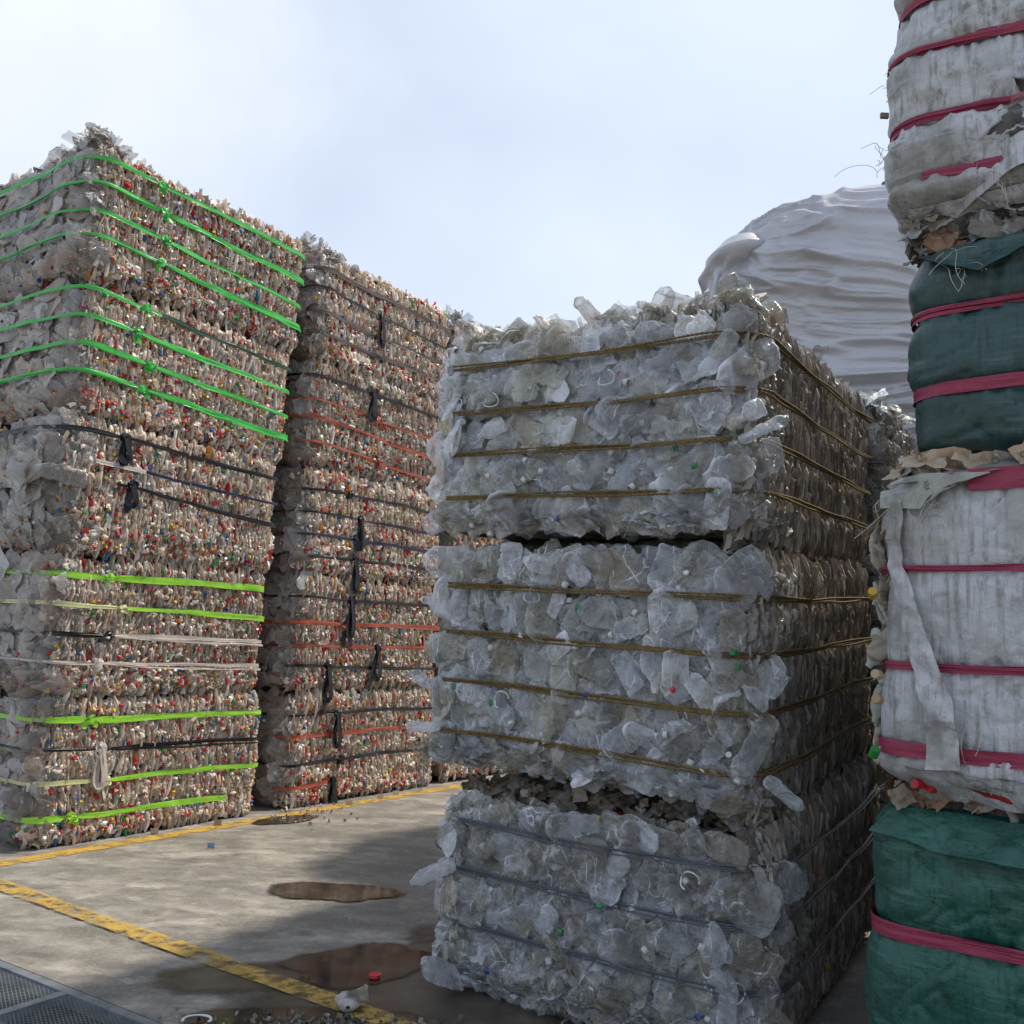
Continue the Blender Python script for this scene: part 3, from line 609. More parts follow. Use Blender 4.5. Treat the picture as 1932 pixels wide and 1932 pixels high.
def pet_bale(label, c, z0, z1, L, W, dr, dl, straps, seed, istop=False, group=None, tilt=(0, 0), dens=1., near_w=1.0, bulge=.035, shear=(0, 0), nobj=300, swell=()):
    r = np.random.default_rng(seed); ws = [((a + b) / 2 - z0) / (z1 - z0) for a, b, *_ in straps]
    B = Bale(c, z0, z1, L, W, dr, dl, ws, bulge, .09, seed, tilt, .030, shear=shear, inset=.075); B.nb = 1; B.sw = list(swell)
    Lc = B.base(); rt = root('bottle_bale', label, 'bale', Lc, group)
    V, F = B.core(.04, .035, -.03, .03, 12); ob('core', mesh('core', V - Lc, F, MT['pet_core'], False), rt)
    sc_, se = B.sc, B.sc + L - .06
    U = np.array([0, 0, 1.])
    # long face: bottles on edge, packed upright
    bg_ = Bag('crushed_bottle', PLATES, PET_T, 'pet', False, PET_P)
    n = int(3100 * dens * L / 2); s_ = r.uniform(sc_ - .03, se + .05, n); w_ = r.uniform(.02, .975, n); p, T, n_ = B.S(s_, w_)
    h = np.clip(r.lognormal(-2.5, .5, n), .03, .24); wd = r.uniform(.013, .030, n); dp = r.uniform(.025, .06, n)
    ang = r.normal(0, .16, n); X, Z = rotmix(T, np.tile(U, (n, 1)), ang); Yv = norm(n_ + r.normal(0, .22, (n, 3)))
    p = p + n_ * (r.uniform(-.022, .012, n) - .25 * dp)[:, None]
    bg_.add(p, X * wd[:, None], Yv * dp[:, None], Z * h[:, None])
    # pieces lying every way among them
    n = int(620 * dens); s_ = r.uniform(sc_ - .1, se + .05, n); w_ = np.where(r.random(n) < .35, r.beta(1, 9, n), r.uniform(.01, .99, n)); p, T, n_ = B.S(s_, w_)
    Q = norm(r.normal(0, 1, (n, 3))); Yv = norm(n_ * 1.4 + Q); X = norm(np.cross(Yv, Q)); Z = np.cross(X, Yv); k = r.uniform(.02, .05, n)
    bg_.add(p + n_ * r.uniform(-.015, .015, n)[:, None], X * k[:, None] * r.uniform(.7, 1.3, (n, 1)), Yv * k[:, None] * .5, Z * (k * r.uniform(.8, 1.8, n))[:, None])
    # long face far end and rim
    if istop:
        n = int(1500 * dens); a = r.uniform(-.01, L, n); b = r.beta(.8, 2.2, n) * W * .8; p = B.top(a, b); Yv = norm(r.normal(0, .45, (n, 3)) + U); Q = norm(r.normal(0, 1, (n, 3)))
        X = norm(np.cross(Yv, Q)); Z = np.cross(X, Yv); k = r.uniform(.025, .065, n)
        up_ = r.random(n) < .5                                     # half stand on end, ragged
        sp = r.uniform(.03, .10, n) * (1 + .7 * np.clip(fbm(np.stack([a * 2.4, b * 2.4, a * 0], -1), 2, seed), 0, 1))
        Xs = np.where(up_[:, None], norm(np.cross(Q, U)) * (k * .6)[:, None], X * k[:, None]); Ys = np.where(up_[:, None], norm(np.cross(U, norm(np.cross(Q, U)))) * (k * .4)[:, None], Yv * (k * .6)[:, None])
        Zs = np.where(up_[:, None], norm(U + r.normal(0, .32, (n, 3))) * (sp * 1.1)[:, None], Z * (k * 1.6)[:, None])
        bg_.add(p + U * r.uniform(-.02, .035, n)[:, None], Xs, Ys, Zs, pri=.6)
    bg_.build(rt, r, min(150, nobj), 'bottle_mass')
    # near face: flattened bottles seen broadside, greyer than the long face
    b2 = Bag('flattened_bottle', MED + SHEETS_LO, PET_S, 'broad', True)
    n = int(300 * dens * near_w); s_ = sc_ + .05 - r.beta(1, 1.25, n) * W * .97; w_ = r.uniform(.0, 1, n); p, T, n_ = B.S(s_, w_)
    loose = np.exp(-((s_ - sc_) / .12) ** 2); ang = r.normal(1.5, .5, n); X, Z = rotmix(T, np.tile(U, (n, 1)), ang); Yv = norm(n_ + r.normal(0, .11, (n, 3)) + T * loose[:, None] * .5)
    k = r.uniform(.09, .16, n); bot = np.clip(1 - w_ / .28, 0, 1)[:, None]; Yv = norm(Yv * (1 - .6 * bot) + U * bot * -.6); Z = norm(Z - Yv * (Z * Yv).sum(1, keepdims=True)); X = np.cross(Yv, Z)
    b2.add(p + n_ * r.uniform(-.02, .012, n)[:, None], X * k[:, None], Yv * (k * r.uniform(.18, .35, n))[:, None], Z * (k * r.uniform(1.3, 2.4, n))[:, None])
    if istop:
        n = int(420 * dens); b = r.uniform(0, W, n); a = r.beta(1, 3, n) * .7; p = B.top(a, b); Z = norm(U * .4 + r.normal(0, .7, (n, 3))); Q = norm(r.normal(0, 1, (n, 3))); X = norm(np.cross(Z, Q)); Yv = np.cross(Z, X); k = r.uniform(.04, .11, n)
        b2.add(p + U * (r.uniform(-.03, .09, n) + r.uniform(.2, 1, n) * .24 * np.exp(-((b - .30) / .28) ** 2) * np.exp(-(a / .25) ** 2))[:, None], X * k[:, None], Yv * k[:, None] * .6, Z * (k * r.uniform(1.3, 2.4, n))[:, None], pri=.7)
    b2.build(rt, r, min(90, nobj), 'flattened_bottle_mass')
    # screw caps
    b3 = Bag('bottle_cap', [CAP], CAP_T, 'cap', False, CAP_P / CAP_P.sum()); n = int(480 * dens)
    s_ = r.uniform(sc_ - W * .75, se + .03, n); s_ = np.where((s_ < sc_ - .1) & (r.random(n) < .6), r.uniform(sc_, se, n), s_)
    w_ = np.where(r.random(n) < .42, r.beta(1.1, 8, n), r.uniform(.0, 1, n)); p, T, n_ = B.S(s_, w_); Yv = norm(n_ + r.normal(0, .6, (n, 3))); X = norm(np.cross(Yv, U)); Z = np.cross(X, Yv); k = r.uniform(.016, .031, n)
    b3.add(p + n_ * r.uniform(-.005, .016, n)[:, None], X * k[:, None], Yv * (k * r.uniform(.5, 1.1, n))[:, None], Z * k[:, None])
    b3.build(rt, r, min(150, nobj), 'cap_mass')
    for i, st in enumerate(straps):
        a, b, mname = st[:3]; kw = dict(st[3]) if len(st) > 3 else {}
        s0 = kw.pop('s0', sc_ - W * .98); s1 = kw.pop('s1', se + .02); ku = kw.pop('knot', None)
        if ku is not None: kw['knot_at'] = sc_ + ku
        sp = kw.pop('split', None)
        if sp is not None: kw['split'] = sc_ + sp
        s0 = sc_ + s0 if s0 >= 0 else s0
        strap(B, rt, Lc, max(0, s0), s1, (a - z0) / (z1 - z0), (b - z0) / (z1 - z0), mname, seed=seed * 10 + i, **kw)
    return B, rt
S1c = (-3.155, 6.698); D1r = np.array([.572, .82, 0]); D1r = D1r / np.linalg.norm(D1r); D1l = np.array([-.82, .572, 0]); D1l = D1l / np.linalg.norm(D1l)
gA = 'bales of mixed bottles in the tall stack at the far left'
gB = 'bales of mixed bottles in the second tall stack'
kg = (False, .06)
pet_bale('topmost bottle bale of the front left stack, four bright green straps, ragged top', S1c, 4.02, 5.0, 1.98, 1.6, D1r, D1l,
  [(4.93, 4.88, 'green', dict(width=.035, knot=.45)), (4.74, 4.66, 'green', dict(width=.035, knot=.5, double=True)), (4.53, 4.41, 'green', dict(width=.034, knot=.52)), (4.34, 4.22, 'green', dict(width=.034, knot=.5, double=True))], 11, True, gA, bulge=.04, swell=[(0, .12, .3, .12, .06)])
pet_bale('front left stack second bottle bale down, green straps, one turning dark green', S1c, 3.02, 4.0, 1.93, 1.6, D1r, D1l,
  [(3.95, 3.82, 'green', dict(width=.028, knot=.42, split=.55, second='dgreen')), (3.74, 3.62, 'green', dict(width=.036, knot=.35)), (3.53, 3.40, 'green', dict(width=.036, knot=.5)), (3.33, 3.22, 'green', dict(width=.034, knot=.45, double=True))], 12, False, gA)
pet_bale('middle bottle bale of the front left stack, slack black straps and bulging loose corner', S1c, 2.02, 3.0, 1.87, 1.6, D1r, D1l,
  [(2.91, 2.83, 'black', dict(width=.034, knot=.34, knot_kind=(True, .17))), (2.70, 2.61, 'white', dict(width=.024, s0=.12, split=.55, second='navy')), (2.58, 2.42, 'black', dict(width=.03, s0=.3, knot=.42, knot_kind=(True, .14)))], 13, False, gA, bulge=.05, swell=[(-.22, .62, .25, .2, .13), (-.1, .2, .2, .2, -.05)])
pet_bale('front left stack fourth bottle bale down, two lime straps above black and white ones', S1c, 1.02, 2.0, 1.83, 1.6, D1r, D1l,
  [(1.88, 1.87, 'lime', dict(width=.045, knot=.35)), (1.67, 1.62, 'cream', dict(width=.034, knot=.46, split=.5, second='lime')), (1.46, 1.43, 'black', dict(width=.03, knot=.36, split=.42, second='white', double=True)), (1.26, 1.23, 'white', dict(width=.026, knot=.3, double=True))], 14, False, gA)
pet_bale('lowest bottle bale of the front left stack, lime straps and one black', S1c, .015, 1.0, 1.88, 1.6, D1r, D1l,
  [(.86, .84, 'lime', dict(width=.045, knot=.3)), (.66, .62, 'black', dict(width=.024, double=True, knot=.4, knot_kind=(True, .26), second='white')), (.44, .40, 'cream', dict(width=.032, knot=.45, split=.5, second='lime')), (.20, .16, 'lime', dict(width=.042, s1=1.6+1.45, knot=.22))], 15, False, gA)
S2c = np.array(S1c) + D1r[:2] * 2.24; 
blk = lambda k, ln=.26: dict(width=.024, knot=k, knot_kind=(True, ln))
pet_bale('topmost bottle bale of the second left stack, grey straps, one black with hanging loop', S2c, 4.04, 5.0, 1.88, 1.6, D1r, D1l,
  [(4.88, 4.80, 'grey', dict(width=.045)), (4.69, 4.59, 'black', blk(.75, .3)), (4.46, 4.42, 'grey', dict(width=.03)), (4.27, 4.23, 'grey', dict(width=.03))], 21, True, gB, dens=.85)
pet_bale('second left stack second bottle bale down, one black strap over three rust orange', S2c, 3.04, 4.02, 1.86, 1.6, D1r, D1l,
  [(3.87, 3.83, 'black', blk(.7, .26)), (3.65, 3.56, 'orange', dict(width=.024, knot=.8, knot_kind=(False, .14))), (3.48, 3.36, 'orange', dict(width=.028)), (3.25, 3.13, 'orange', dict(width=.026, knot=.85))], 22, False, gB, dens=.85)
pet_bale('middle bottle bale of the second left stack, four level black straps with hanging loops', S2c, 2.06, 3.02, 1.92, 1.6, D1r, D1l,
  [(2.82, 2.82, 'black', dict(width=.026, knot=.5)), (2.61, 2.59, 'black', blk(.65, .28)), (2.41, 2.40, 'navy', dict(width=.028, knot=.6)), (2.21, 2.22, 'black', blk(.62, .3))], 23, False, gB, dens=.85)
pet_bale('second left stack fourth bottle bale down, orange and black straps, long dark tails', S2c, 1.02, 2.04, 1.98, 1.6, D1r, D1l,
  [(1.84, 1.85, 'black', blk(.6, .34)), (1.61, 1.63, 'orange', dict(width=.04, knot=.55)), (1.40, 1.42, 'orange', dict(width=.032, knot=1.0, knot_kind=(True, .3), second='black')), (1.22, 1.21, 'black', blk(.35, .3))], 24, False, gB, dens=.85)
pet_bale('lowest bottle bale of the second left stack, on the yard floor behind the yellow line', S2c, .015, 1.0, 2.0, 1.6, D1r, D1l,
  [(.80, .81, 'black', blk(.5, .3)), (.62, .62, 'orange', dict(width=.03)), (.38, .39, 'black', dict(width=.026, knot=.6)), (.19, .21, 'orange', dict(width=.03, s1=1.6+.5, knot=.5, knot_kind=(True, .22), second='black'))], 25, False, gB, dens=.85)
S3c = np.array(S2c) + D1r[:2] * 2.2
ord3 = ['lowest', 'second', 'middle', 'fourth']
pet_bale('topmost bale of the farthest left stack, ragged top showing above the clear bales', S3c, 4.0, 4.97, 1.9, 1.6, D1r, D1l, [(4.8, 4.8, 'black'), (4.5, 4.5, 'black')], 31, True, 'bales of the farthest left stack', dens=.6, nobj=40)
for k in range(4):
    pet_bale('bottle bale %s from the ground in the farthest left stack' % ('first', 'second', 'third', 'fourth')[k], S3c, .02 + k, .98 + k, 1.9, 1.6, D1r, D1l, [(.3 + k, .3 + k, 'black'), (.7 + k, .7 + k, 'orange')], 32 + k, False, 'bales of the farthest left stack', dens=.3, nobj=20)

# ------------------------------------------------------------------ clear bottle bales (middle)
def rope(B, rt, L, s0, s1, wf, mname='rope', r_=.0045, seed=0, n2=3, gap=.011):
    n = int((s1 - s0) / .006); s_ = np.linspace(s0, s1, n); w0 = wf(s_) + .004 * np.sin(s_ * 3 + seed); parts = []
    for line in range(n2):
        p, T, n_ = B.S(s_, w0 + (line - (n2 - 1) / 2) * gap + .003 * np.sin(s_ * 5 + line * 2 + seed), .062 + .004 * (line % 2), noise=True)
        # smooth along the line: a taut rope spans the small hollows
        k = 41; ker = np.ones(k) / k; pad = np.pad(p, ((k // 2, k // 2), (0, 0)), 'edge'); p = np.stack([np.convolve(pad[:, i], ker, 'valid') for i in range(3)], 1)
        for st in range(2):
            ph = s_ * 2 * math.pi / .04 + math.pi * st + line; U = np.cross(T, n_)
            parts.append(tube(p + (n_ * np.cos(ph)[:, None] + U * np.sin(ph)[:, None]) * r_ * .6 - L, r_ * .75, 5, ref=n_))
    return ob('rope', mesh('rope', *joinm(parts), MT[mname]), rt)
def clear_bale(label, c, z0, z1, L, W, dr, dl, ropes, seed, istop=False, group=None, tilt=(0, 0), shear=(0, 0), mrope='rope', nfront=250, dens=1., front=CLR_T, bulge=.048, n2=3, capp=.25, messy=.2):
    r = np.random.default_rng(seed); ws = [(a - z0) / (z1 - z0) for a in ropes]
    B = Bale(c, z0, z1, L, W, dr, dl, ws, bulge, .05, seed, tilt, .022, shear=shear, inset=.13)
    Lc = B.base(); rt = root('clear_bale', label, 'bale', Lc, group); U = np.array([0, 0, 1.]); sc_ = B.sc; se = sc_ + L - .05
    V, F = B.core(.025, .025, -.045, .035, 9, 0 if istop else .085); ob('core', mesh('core', V - Lc, F, MT['clear_core'], False), rt)
    e = [0] + ws + [1]
    # front: big flattened bottles and jugs, laid in the bands between the ropes
    bg_ = Bag('crushed_bottle', BIG, front, 'clear', True); sm = Bag('crumpled_film', SHEETS, front, 'clear', True)
    for k in range(len(e) - 1):
        a, b = e[k], e[k+1]; hh = (b - a) * (z1 - z0)
        for layer, (m, lo, hi, dep) in enumerate(((int(nfront * (b - a) * .55), .12, .22, -.030), (int(nfront * (b - a) * .45), .07, .16, .0))):
            m = max(m, 3); s_ = (np.arange(m) + r.uniform(.1, .9, m)) / m * (W + .02) + sc_ - W; 
            w_ = np.clip(a + (b - a) * np.clip(r.beta(2.2, 2.2, m), .12, .88), .115, .93); p, T, n_ = B.S(s_, w_)
            wd = np.minimum(r.uniform(lo, hi, m), hh * .95); ln = wd * r.uniform(1.2, 2.3, m)
            ang = r.choice([0, 1.2, 1.57, 2.0, 2.7, 3.5], m) + r.normal(0, .35, m)
            ln = np.where(np.abs(np.cos(ang)) > .6, np.minimum(ln, hh * 1.15), ln)
            X, Z = rotmix(T, np.tile(U, (m, 1)), ang); Yv = norm(n_ + r.normal(0, .10 + messy * .25, (m, 3))); X = norm(np.cross(Yv, Z)); Z = np.cross(X, Yv)
            bg_.add(p + n_ * (dep + r.uniform(-.012, .012, m))[:, None], X * wd[:, None], Yv * (wd * r.uniform(.35, .6, m))[:, None], Z * ln[:, None])
    m = int(nfront * .5); s_ = r.uniform(sc_ - W, sc_ - .02, m); w_ = r.uniform(.07, .96, m); p, T, n_ = B.S(s_, w_)
    k = r.uniform(.05, .14, m); Z = norm(np.tile(U, (m, 1)) + r.normal(0, 1, (m, 3))); Yv = norm(n_ + r.normal(0, .4, (m, 3))); X = norm(np.cross(Yv, Z)); Z = np.cross(X, Yv)
    sm.add(p + n_ * r.uniform(-.03, .01, m)[:, None], X * k[:, None], Yv * (k * .5)[:, None], Z * (k * r.uniform(.8, 1.5, m))[:, None])
    # ragged lower edge
    m = int(70 * (1 + 2 * messy)); s_ = r.uniform(sc_ - W, sc_ + .1, m); w_ = r.uniform(.045, .12, m); p, T, n_ = B.S(s_, w_); k = r.uniform(.05, .11, m)
    Z = norm(T + r.normal(0, .4, (m, 3))); Yv = norm(n_ * .6 - U + r.normal(0, .4, (m, 3))); X = norm(np.cross(Yv, Z)); Z = np.cross(X, Yv)
    sm.add(p + n_ * r.uniform(-.03, .03, m)[:, None], X * k[:, None], Yv * (k * .6)[:, None], Z * (k * 1.5)[:, None])
    made = bg_.build(rt, r, 300, 'bottle_mass')
    if istop:
        m = 240; b = r.uniform(0, W, m); a = r.beta(.7, 1.6, m) * L; p = B.top(a, b); Z = norm(U * .5 + r.normal(0, .8, (m, 3))); Q = norm(r.normal(0, 1, (m, 3))); X = norm(np.cross(Z, Q)); Yv = np.cross(Z, X); k = r.uniform(.06, .15, m)
        sm.add(p + U * (r.uniform(-.02, .08, m) + .07 * np.clip(fbm(np.stack([a * 3, b * 3, a * 0], -1), 2, seed), -.2, 1))[:, None], X * k[:, None], Yv * (k * .6)[:, None], Z * (k * 1.2)[:, None])
        tb = Bag('top_bottle', BIG, np.vstack([front[1:3], [(.60, .52, .42), (.66, .60, .50), (.50, .42, .32)]]), 'clear', True); m = 130; b = r.uniform(-.02, W, m); a = np.abs(r.normal(0, .35, m)); p = B.top(a, b)
        Z = norm(r.normal(0, 1, (m, 3)) * [1, 1, .45]); Yv = norm(U + r.normal(0, .5, (m, 3))); X = norm(np.cross(Yv, Z)); Yv = np.cross(Z, X); k = r.uniform(.07, .13, m)
        tb.add(p + U * (r.uniform(-.03, .06, m) + .05 * np.clip(1 - b / W, 0, 1))[:, None], X * k[:, None], Yv * (k * .7)[:, None], Z * (k * r.uniform(1.3, 2, m))[:, None]); tb.build(rt, r, 130, 'top_mass')
    sm.build(rt, r, 200, 'film_mass')
    # caps on the necks
    for i, (o, k) in enumerate(made):
        if r.random() < capp:
            cc = CAP_T[[2, 2, 2, 2, 4, 2, 2, 3, 2, 2][r.integers(0, 10)]] * .85; me = _cache.setdefault(('neckcap', tuple(cc)), mesh('cap', CAP[0], CAP[1], MT['cap'], False, cc))
            sx, sy, sz = [np.linalg.norm(np.array(o.matrix_basis.col[q])[:3]) for q in range(3)]
            rr = .03; mm = Matrix.Translation((0.0, 0, .51)) @ Matrix.Diagonal((rr / sx, rr / sy, rr * .7 / sz, 1)) @ Matrix.Rotation(R(90), 4, 'X')
            V = o.data.vertices; tip = Vector((0, 0, 0)); nl = 32; na = 18
            for q in range(na): tip += V[q * nl + nl - 1].co / na
            mm.translation = tip; ob('cap', me, o, mm)
    # white carrying loops
    for i in range(3):
        s0 = r.uniform(sc_ - W + .1, sc_ - .05); w0 = r.uniform(.1, .9); p, T, n_ = B.S(np.array([s0]), np.array([w0]), .03); th = np.linspace(-2.4, 2.4, 22); a0 = r.uniform(0, 6.3)
        T_, Z_ = T[0] * math.cos(a0) + U * math.sin(a0), -T[0] * math.sin(a0) + U * math.cos(a0)
        C = p[0] + T_ * (.04 * np.sin(th))[:, None] + Z_ * (.033 * np.cos(th))[:, None] + n_[0] * .012 * np.sin(th * 2)[:, None]
        ob('carrying_loop', mesh('carrying_loop', *tube(C - Lc, .0035, 6), MT['white_plastic']), rt)
    # long side: dirty bottles on edge
    b2 = Bag('edge_bottle', PLATES, DRT_T, 'dirty', False); n = int(4200 * dens * L / 2.2); s_ = r.uniform(sc_ + .02, se + .05, n); w_ = r.uniform(.01, .99, n); p, T, n_ = B.S(s_, w_)
    h = r.uniform(.07, .20, n); wd = r.uniform(.008, .020, n); dp = r.uniform(.02, .04, n); X, Z = rotmix(T, np.tile(U, (n, 1)), r.normal(0, .10, n)); Yv = norm(n_ + r.normal(0, .15, (n, 3)))
    b2.add(p + n_ * (r.uniform(-.022, .004, n) - .3 * dp)[:, None], X * wd[:, None], Yv * dp[:, None], Z * h[:, None])
    b2.build(rt, r, 140, 'edge_bottle_mass')
    b4 = Bag('pale_edge_bottle', PLATES + PILL[:4], np.array([(.42, .40, .36), (.50, .49, .46), (.34, .31, .27)]), 'pet', False); n = int(800 * dens); s_ = sc_ + np.abs(r.normal(0, .30, n)); w_ = r.uniform(.01, 1, n); p, T, n_ = B.S(s_, w_)
    X, Z = rotmix(T, np.tile(U, (n, 1)), r.normal(0, .25, n)); Yv = norm(n_ + r.normal(0, .3, (n, 3))); k = r.uniform(.012, .03, n)
    b4.add(p + n_ * r.uniform(-.03, .006, n)[:, None], X * k[:, None], Yv * .04, Z * (k * r.uniform(2, 5, n))[:, None])
    if istop:
        n = 1100; a = r.uniform(0, L, n); b = np.abs(r.normal(0, .3, n)); p = B.top(a, b); Q = norm(r.normal(0, 1, (n, 3))); X = norm(np.cross(Q, U)); k = r.uniform(.012, .035, n)
        b4.add(p + U * r.uniform(-.03, .03, n)[:, None], X * k[:, None], norm(np.cross(U, X)) * .03, norm(U + r.normal(0, .25, (n, 3))) * r.uniform(.05, .13, (n, 1)), pri=.5)
    b4.build(rt, r, 120, 'pale_edge_mass')
    b3 = Bag('bottle_cap', [CAP], CAP_T, 'cap', False, CAP_P / CAP_P.sum()); n = 26; s_ = r.uniform(sc_ - W, se, n); w_ = r.uniform(0, 1, n); p, T, n_ = B.S(s_, w_); Yv = norm(n_ + r.normal(0, .7, (n, 3))); X = norm(np.cross(Yv, U)); Z = np.cross(X, Yv); k = r.uniform(.022, .032, n)
    b3.add(p + n_ * r.uniform(-.02, .008, n)[:, None], X * k[:, None], Yv * (k * .6)[:, None], Z * k[:, None]); b3.build(rt, r, 60)
    for i, wv in enumerate(ws): rope(B, rt, Lc, sc_ - W + .06, se, (lambda q, wv=wv: np.full_like(q, wv)), mrope, seed=i, n2=n2, r_=.0045 if mrope == 'rope' else .003, gap=.008 if mrope == 'rope' else .012)
    return B, rt
C1 = np.array([.950, 3.83]); Dcr = np.array([.524, .852, 0]); Dcr = Dcr / np.linalg.norm(Dcr); Dcl = np.array([-.826, .564, 0]); Dcl = Dcl / np.linalg.norm(Dcl)
gC = 'clear bottle bales in the nearest stack'
BT, rT = clear_bale('topmost bale of the nearest stack, clear jugs bound with yellow rope under a ragged top', C1 + Dcl[:2] * .015, 2.035, 2.99, 2.25, 1.55, Dcr, Dcl, [2.22, 2.43, 2.635, 2.865], 41, True, gC, tilt=(.10, .03), nfront=250)
BM, rM = clear_bale('middle bale of the nearest stack, big glassy jugs and four lines of yellow rope', C1 + np.array([.01, -.0]), .925, 1.955, 2.2, 1.54, Dcr, Dcl, [1.10, 1.33, 1.555, 1.78], 42, False, gC, nfront=230, tilt=(.11, .04), capp=.2)
BL, rL = clear_bale('lowest bale of the nearest stack, darker crushed clear bottles tied with steel wire', C1 + np.array([.04, -.02]) + Dcl[:2] * -.02, .01, .875, 2.2, 1.47, Dcr, Dcl, [.30, .535, .75], 43, False, gC, mrope='wire', nfront=260, n2=3, messy=.6, tilt=(.09, 0),
   front=1.4 * np.array([(.36, .38, .40), (.30, .29, .25), (.25, .23, .18), (.44, .47, .52), (.33, .35, .36)]), capp=.25)
# brown grimy film squeezed out of the seams
def seam(rt, B, z0, z1, n, seed, ts, big=.075):
    r = np.random.default_rng(seed); U = np.array([0, 0, 1.]); bag = Bag('squeezed_film', SHEETS + SHEETS_LO, ts, 'film', True); s_ = r.uniform(B.sc - B.W, B.sc + .1, n); p, T, n_ = B.S(s_, np.full(n, .9), -.05); p[:, 2] = r.uniform(z0, z1, n) + .0 * s_
    k = r.uniform(.35, 1, n) * big; Z = norm(T + r.normal(0, .3, (n, 3))); Yv = norm(n_ * .6 + U * r.uniform(-.2, 1, (n, 1)) + r.normal(0, .3, (n, 3))); X = norm(np.cross(Yv, Z)); Z = np.cross(X, Yv)
    bag.add(p - n_ * r.uniform(.0, .12, n)[:, None], X * k[:, None], Yv * (k * .5)[:, None], Z * (k * r.uniform(1, 2, n))[:, None]); bag.build(rt, r, 150)
BRN = np.array([(.16, .13, .095), (.11, .09, .065), (.22, .19, .15), (.26, .25, .22)])
seam(rL, BL, .84, .93, 150, 3, BRN); seam(rM, BM, 1.93, 2.01, 60, 4, BRN * .6, .06)
# bottle poking out at the corner of the top bale and others hanging loose
def part_bottle(rt, p, d, w, ln, i, mname='clear', tint=(.5, .53, .56), name='jutting_bottle', fl=.45):
    d = norm(np.array(d, float)); Q = np.array([.3, -.5, .8]); X = norm(np.cross(d, Q)); Y = np.cross(d, X); o = np.array(p) - np.array(rt.location); V, F = BIG[i]
    m = np.stack([X * w, Y * w * fl, d * ln], 1)
    ob(name, mesh(name, V, F, MT[mname], True, tint), rt, Matrix(((m[0,0], m[0,1], m[0,2], o[0]), (m[1,0], m[1,1], m[1,2], o[1]), (m[2,0], m[2,1], m[2,2], o[2]), (0, 0, 0, 1))))
part_bottle(rT, (1.0, 3.76, 2.46), (.85, -.1, .5), .085, .22, 1, fl=.9)
part_bottle(rM, (-.40, 4.70, 1.36), (-.5, .4, .3), .10, .18, 2)
part_bottle(rM, (-.37, 4.64, 1.14), (-.8, .2, -.1), .09, .18, 6)
part_bottle(rM, (1.10, 3.80, 1.03), (.6, -.2, -.4), .10, .18, 3)
part_bottle(rM, (-.36, 4.62, .93), (-.1, -.1, -.9), .07, .16, 4, tint=(.32, .38, .32))
part_bottle(rL, (-.28, 4.42, .53), (-.75, -.1, -.35), .085, .22, 5)
part_bottle(rL, (-.22, 4.38, .12), (-.5, -.4, .2), .15, .22, 10)
# frayed rope tuft and loose ends in the gap
Lm = np.array(rM.location); tuft = []
r0 = np.random.default_rng(5)
for k in range(16):
    t = np.linspace(0, 1, 7)[:, None]; p = np.array([1.35, 4.28, 1.80]); C = p + t * np.array([r0.normal(0, .03), r0.normal(-.01, .03), r0.uniform(-.10, .14)]) + r0.normal(0, .004, (7, 3)); tuft.append(tube(C - Lm, .002, 4))
ob('frayed_rope_end', mesh('frayed_rope_end', *joinm(tuft), MT['rope']), rM)
for k, (p, q) in enumerate((((1.42, 4.35, 1.56), (1.75, 4.3, 1.32)), ((1.45, 4.4, 1.50), (1.72, 4.2, 1.25)), ((1.5, 4.5, 1.34), (1.8, 4.4, 1.16)))):
    t = np.linspace(0, 1, 14)[:, None]; C = np.array(p) + (np.array(q) - p) * t; C[:, 2] -= .05 * np.sin(t[:, 0] * math.pi); ob('loose_rope_end', mesh('loose_rope_end', *tube(C - Lm, .0035, 5), MT['rope']), rM)

# the stack behind, mostly hidden by it
C2 = C1 + Dcr[:2] * 2.40 + Dcl[:2] * -.10
gD = 'clear bottle bales in the stack behind the nearest one'
for k, (z0, z1) in enumerate(((.01, .98), (1.0, 1.98), (2.0, 3.08))):
    clear_bale('%s dark bale of the stack behind the nearest one%s' % (('lowest', 'middle', 'topmost')[k], (' near the ground', ' in the shaded gap', ' below the silver bundle')[k]), C2, z0, z1, 2.2, 1.1, Dcr, Dcl, [z0 + .3, z0 + .75], 51 + k, k == 2, gD, nfront=60, dens=.45, n2=1, mrope='darkrope')

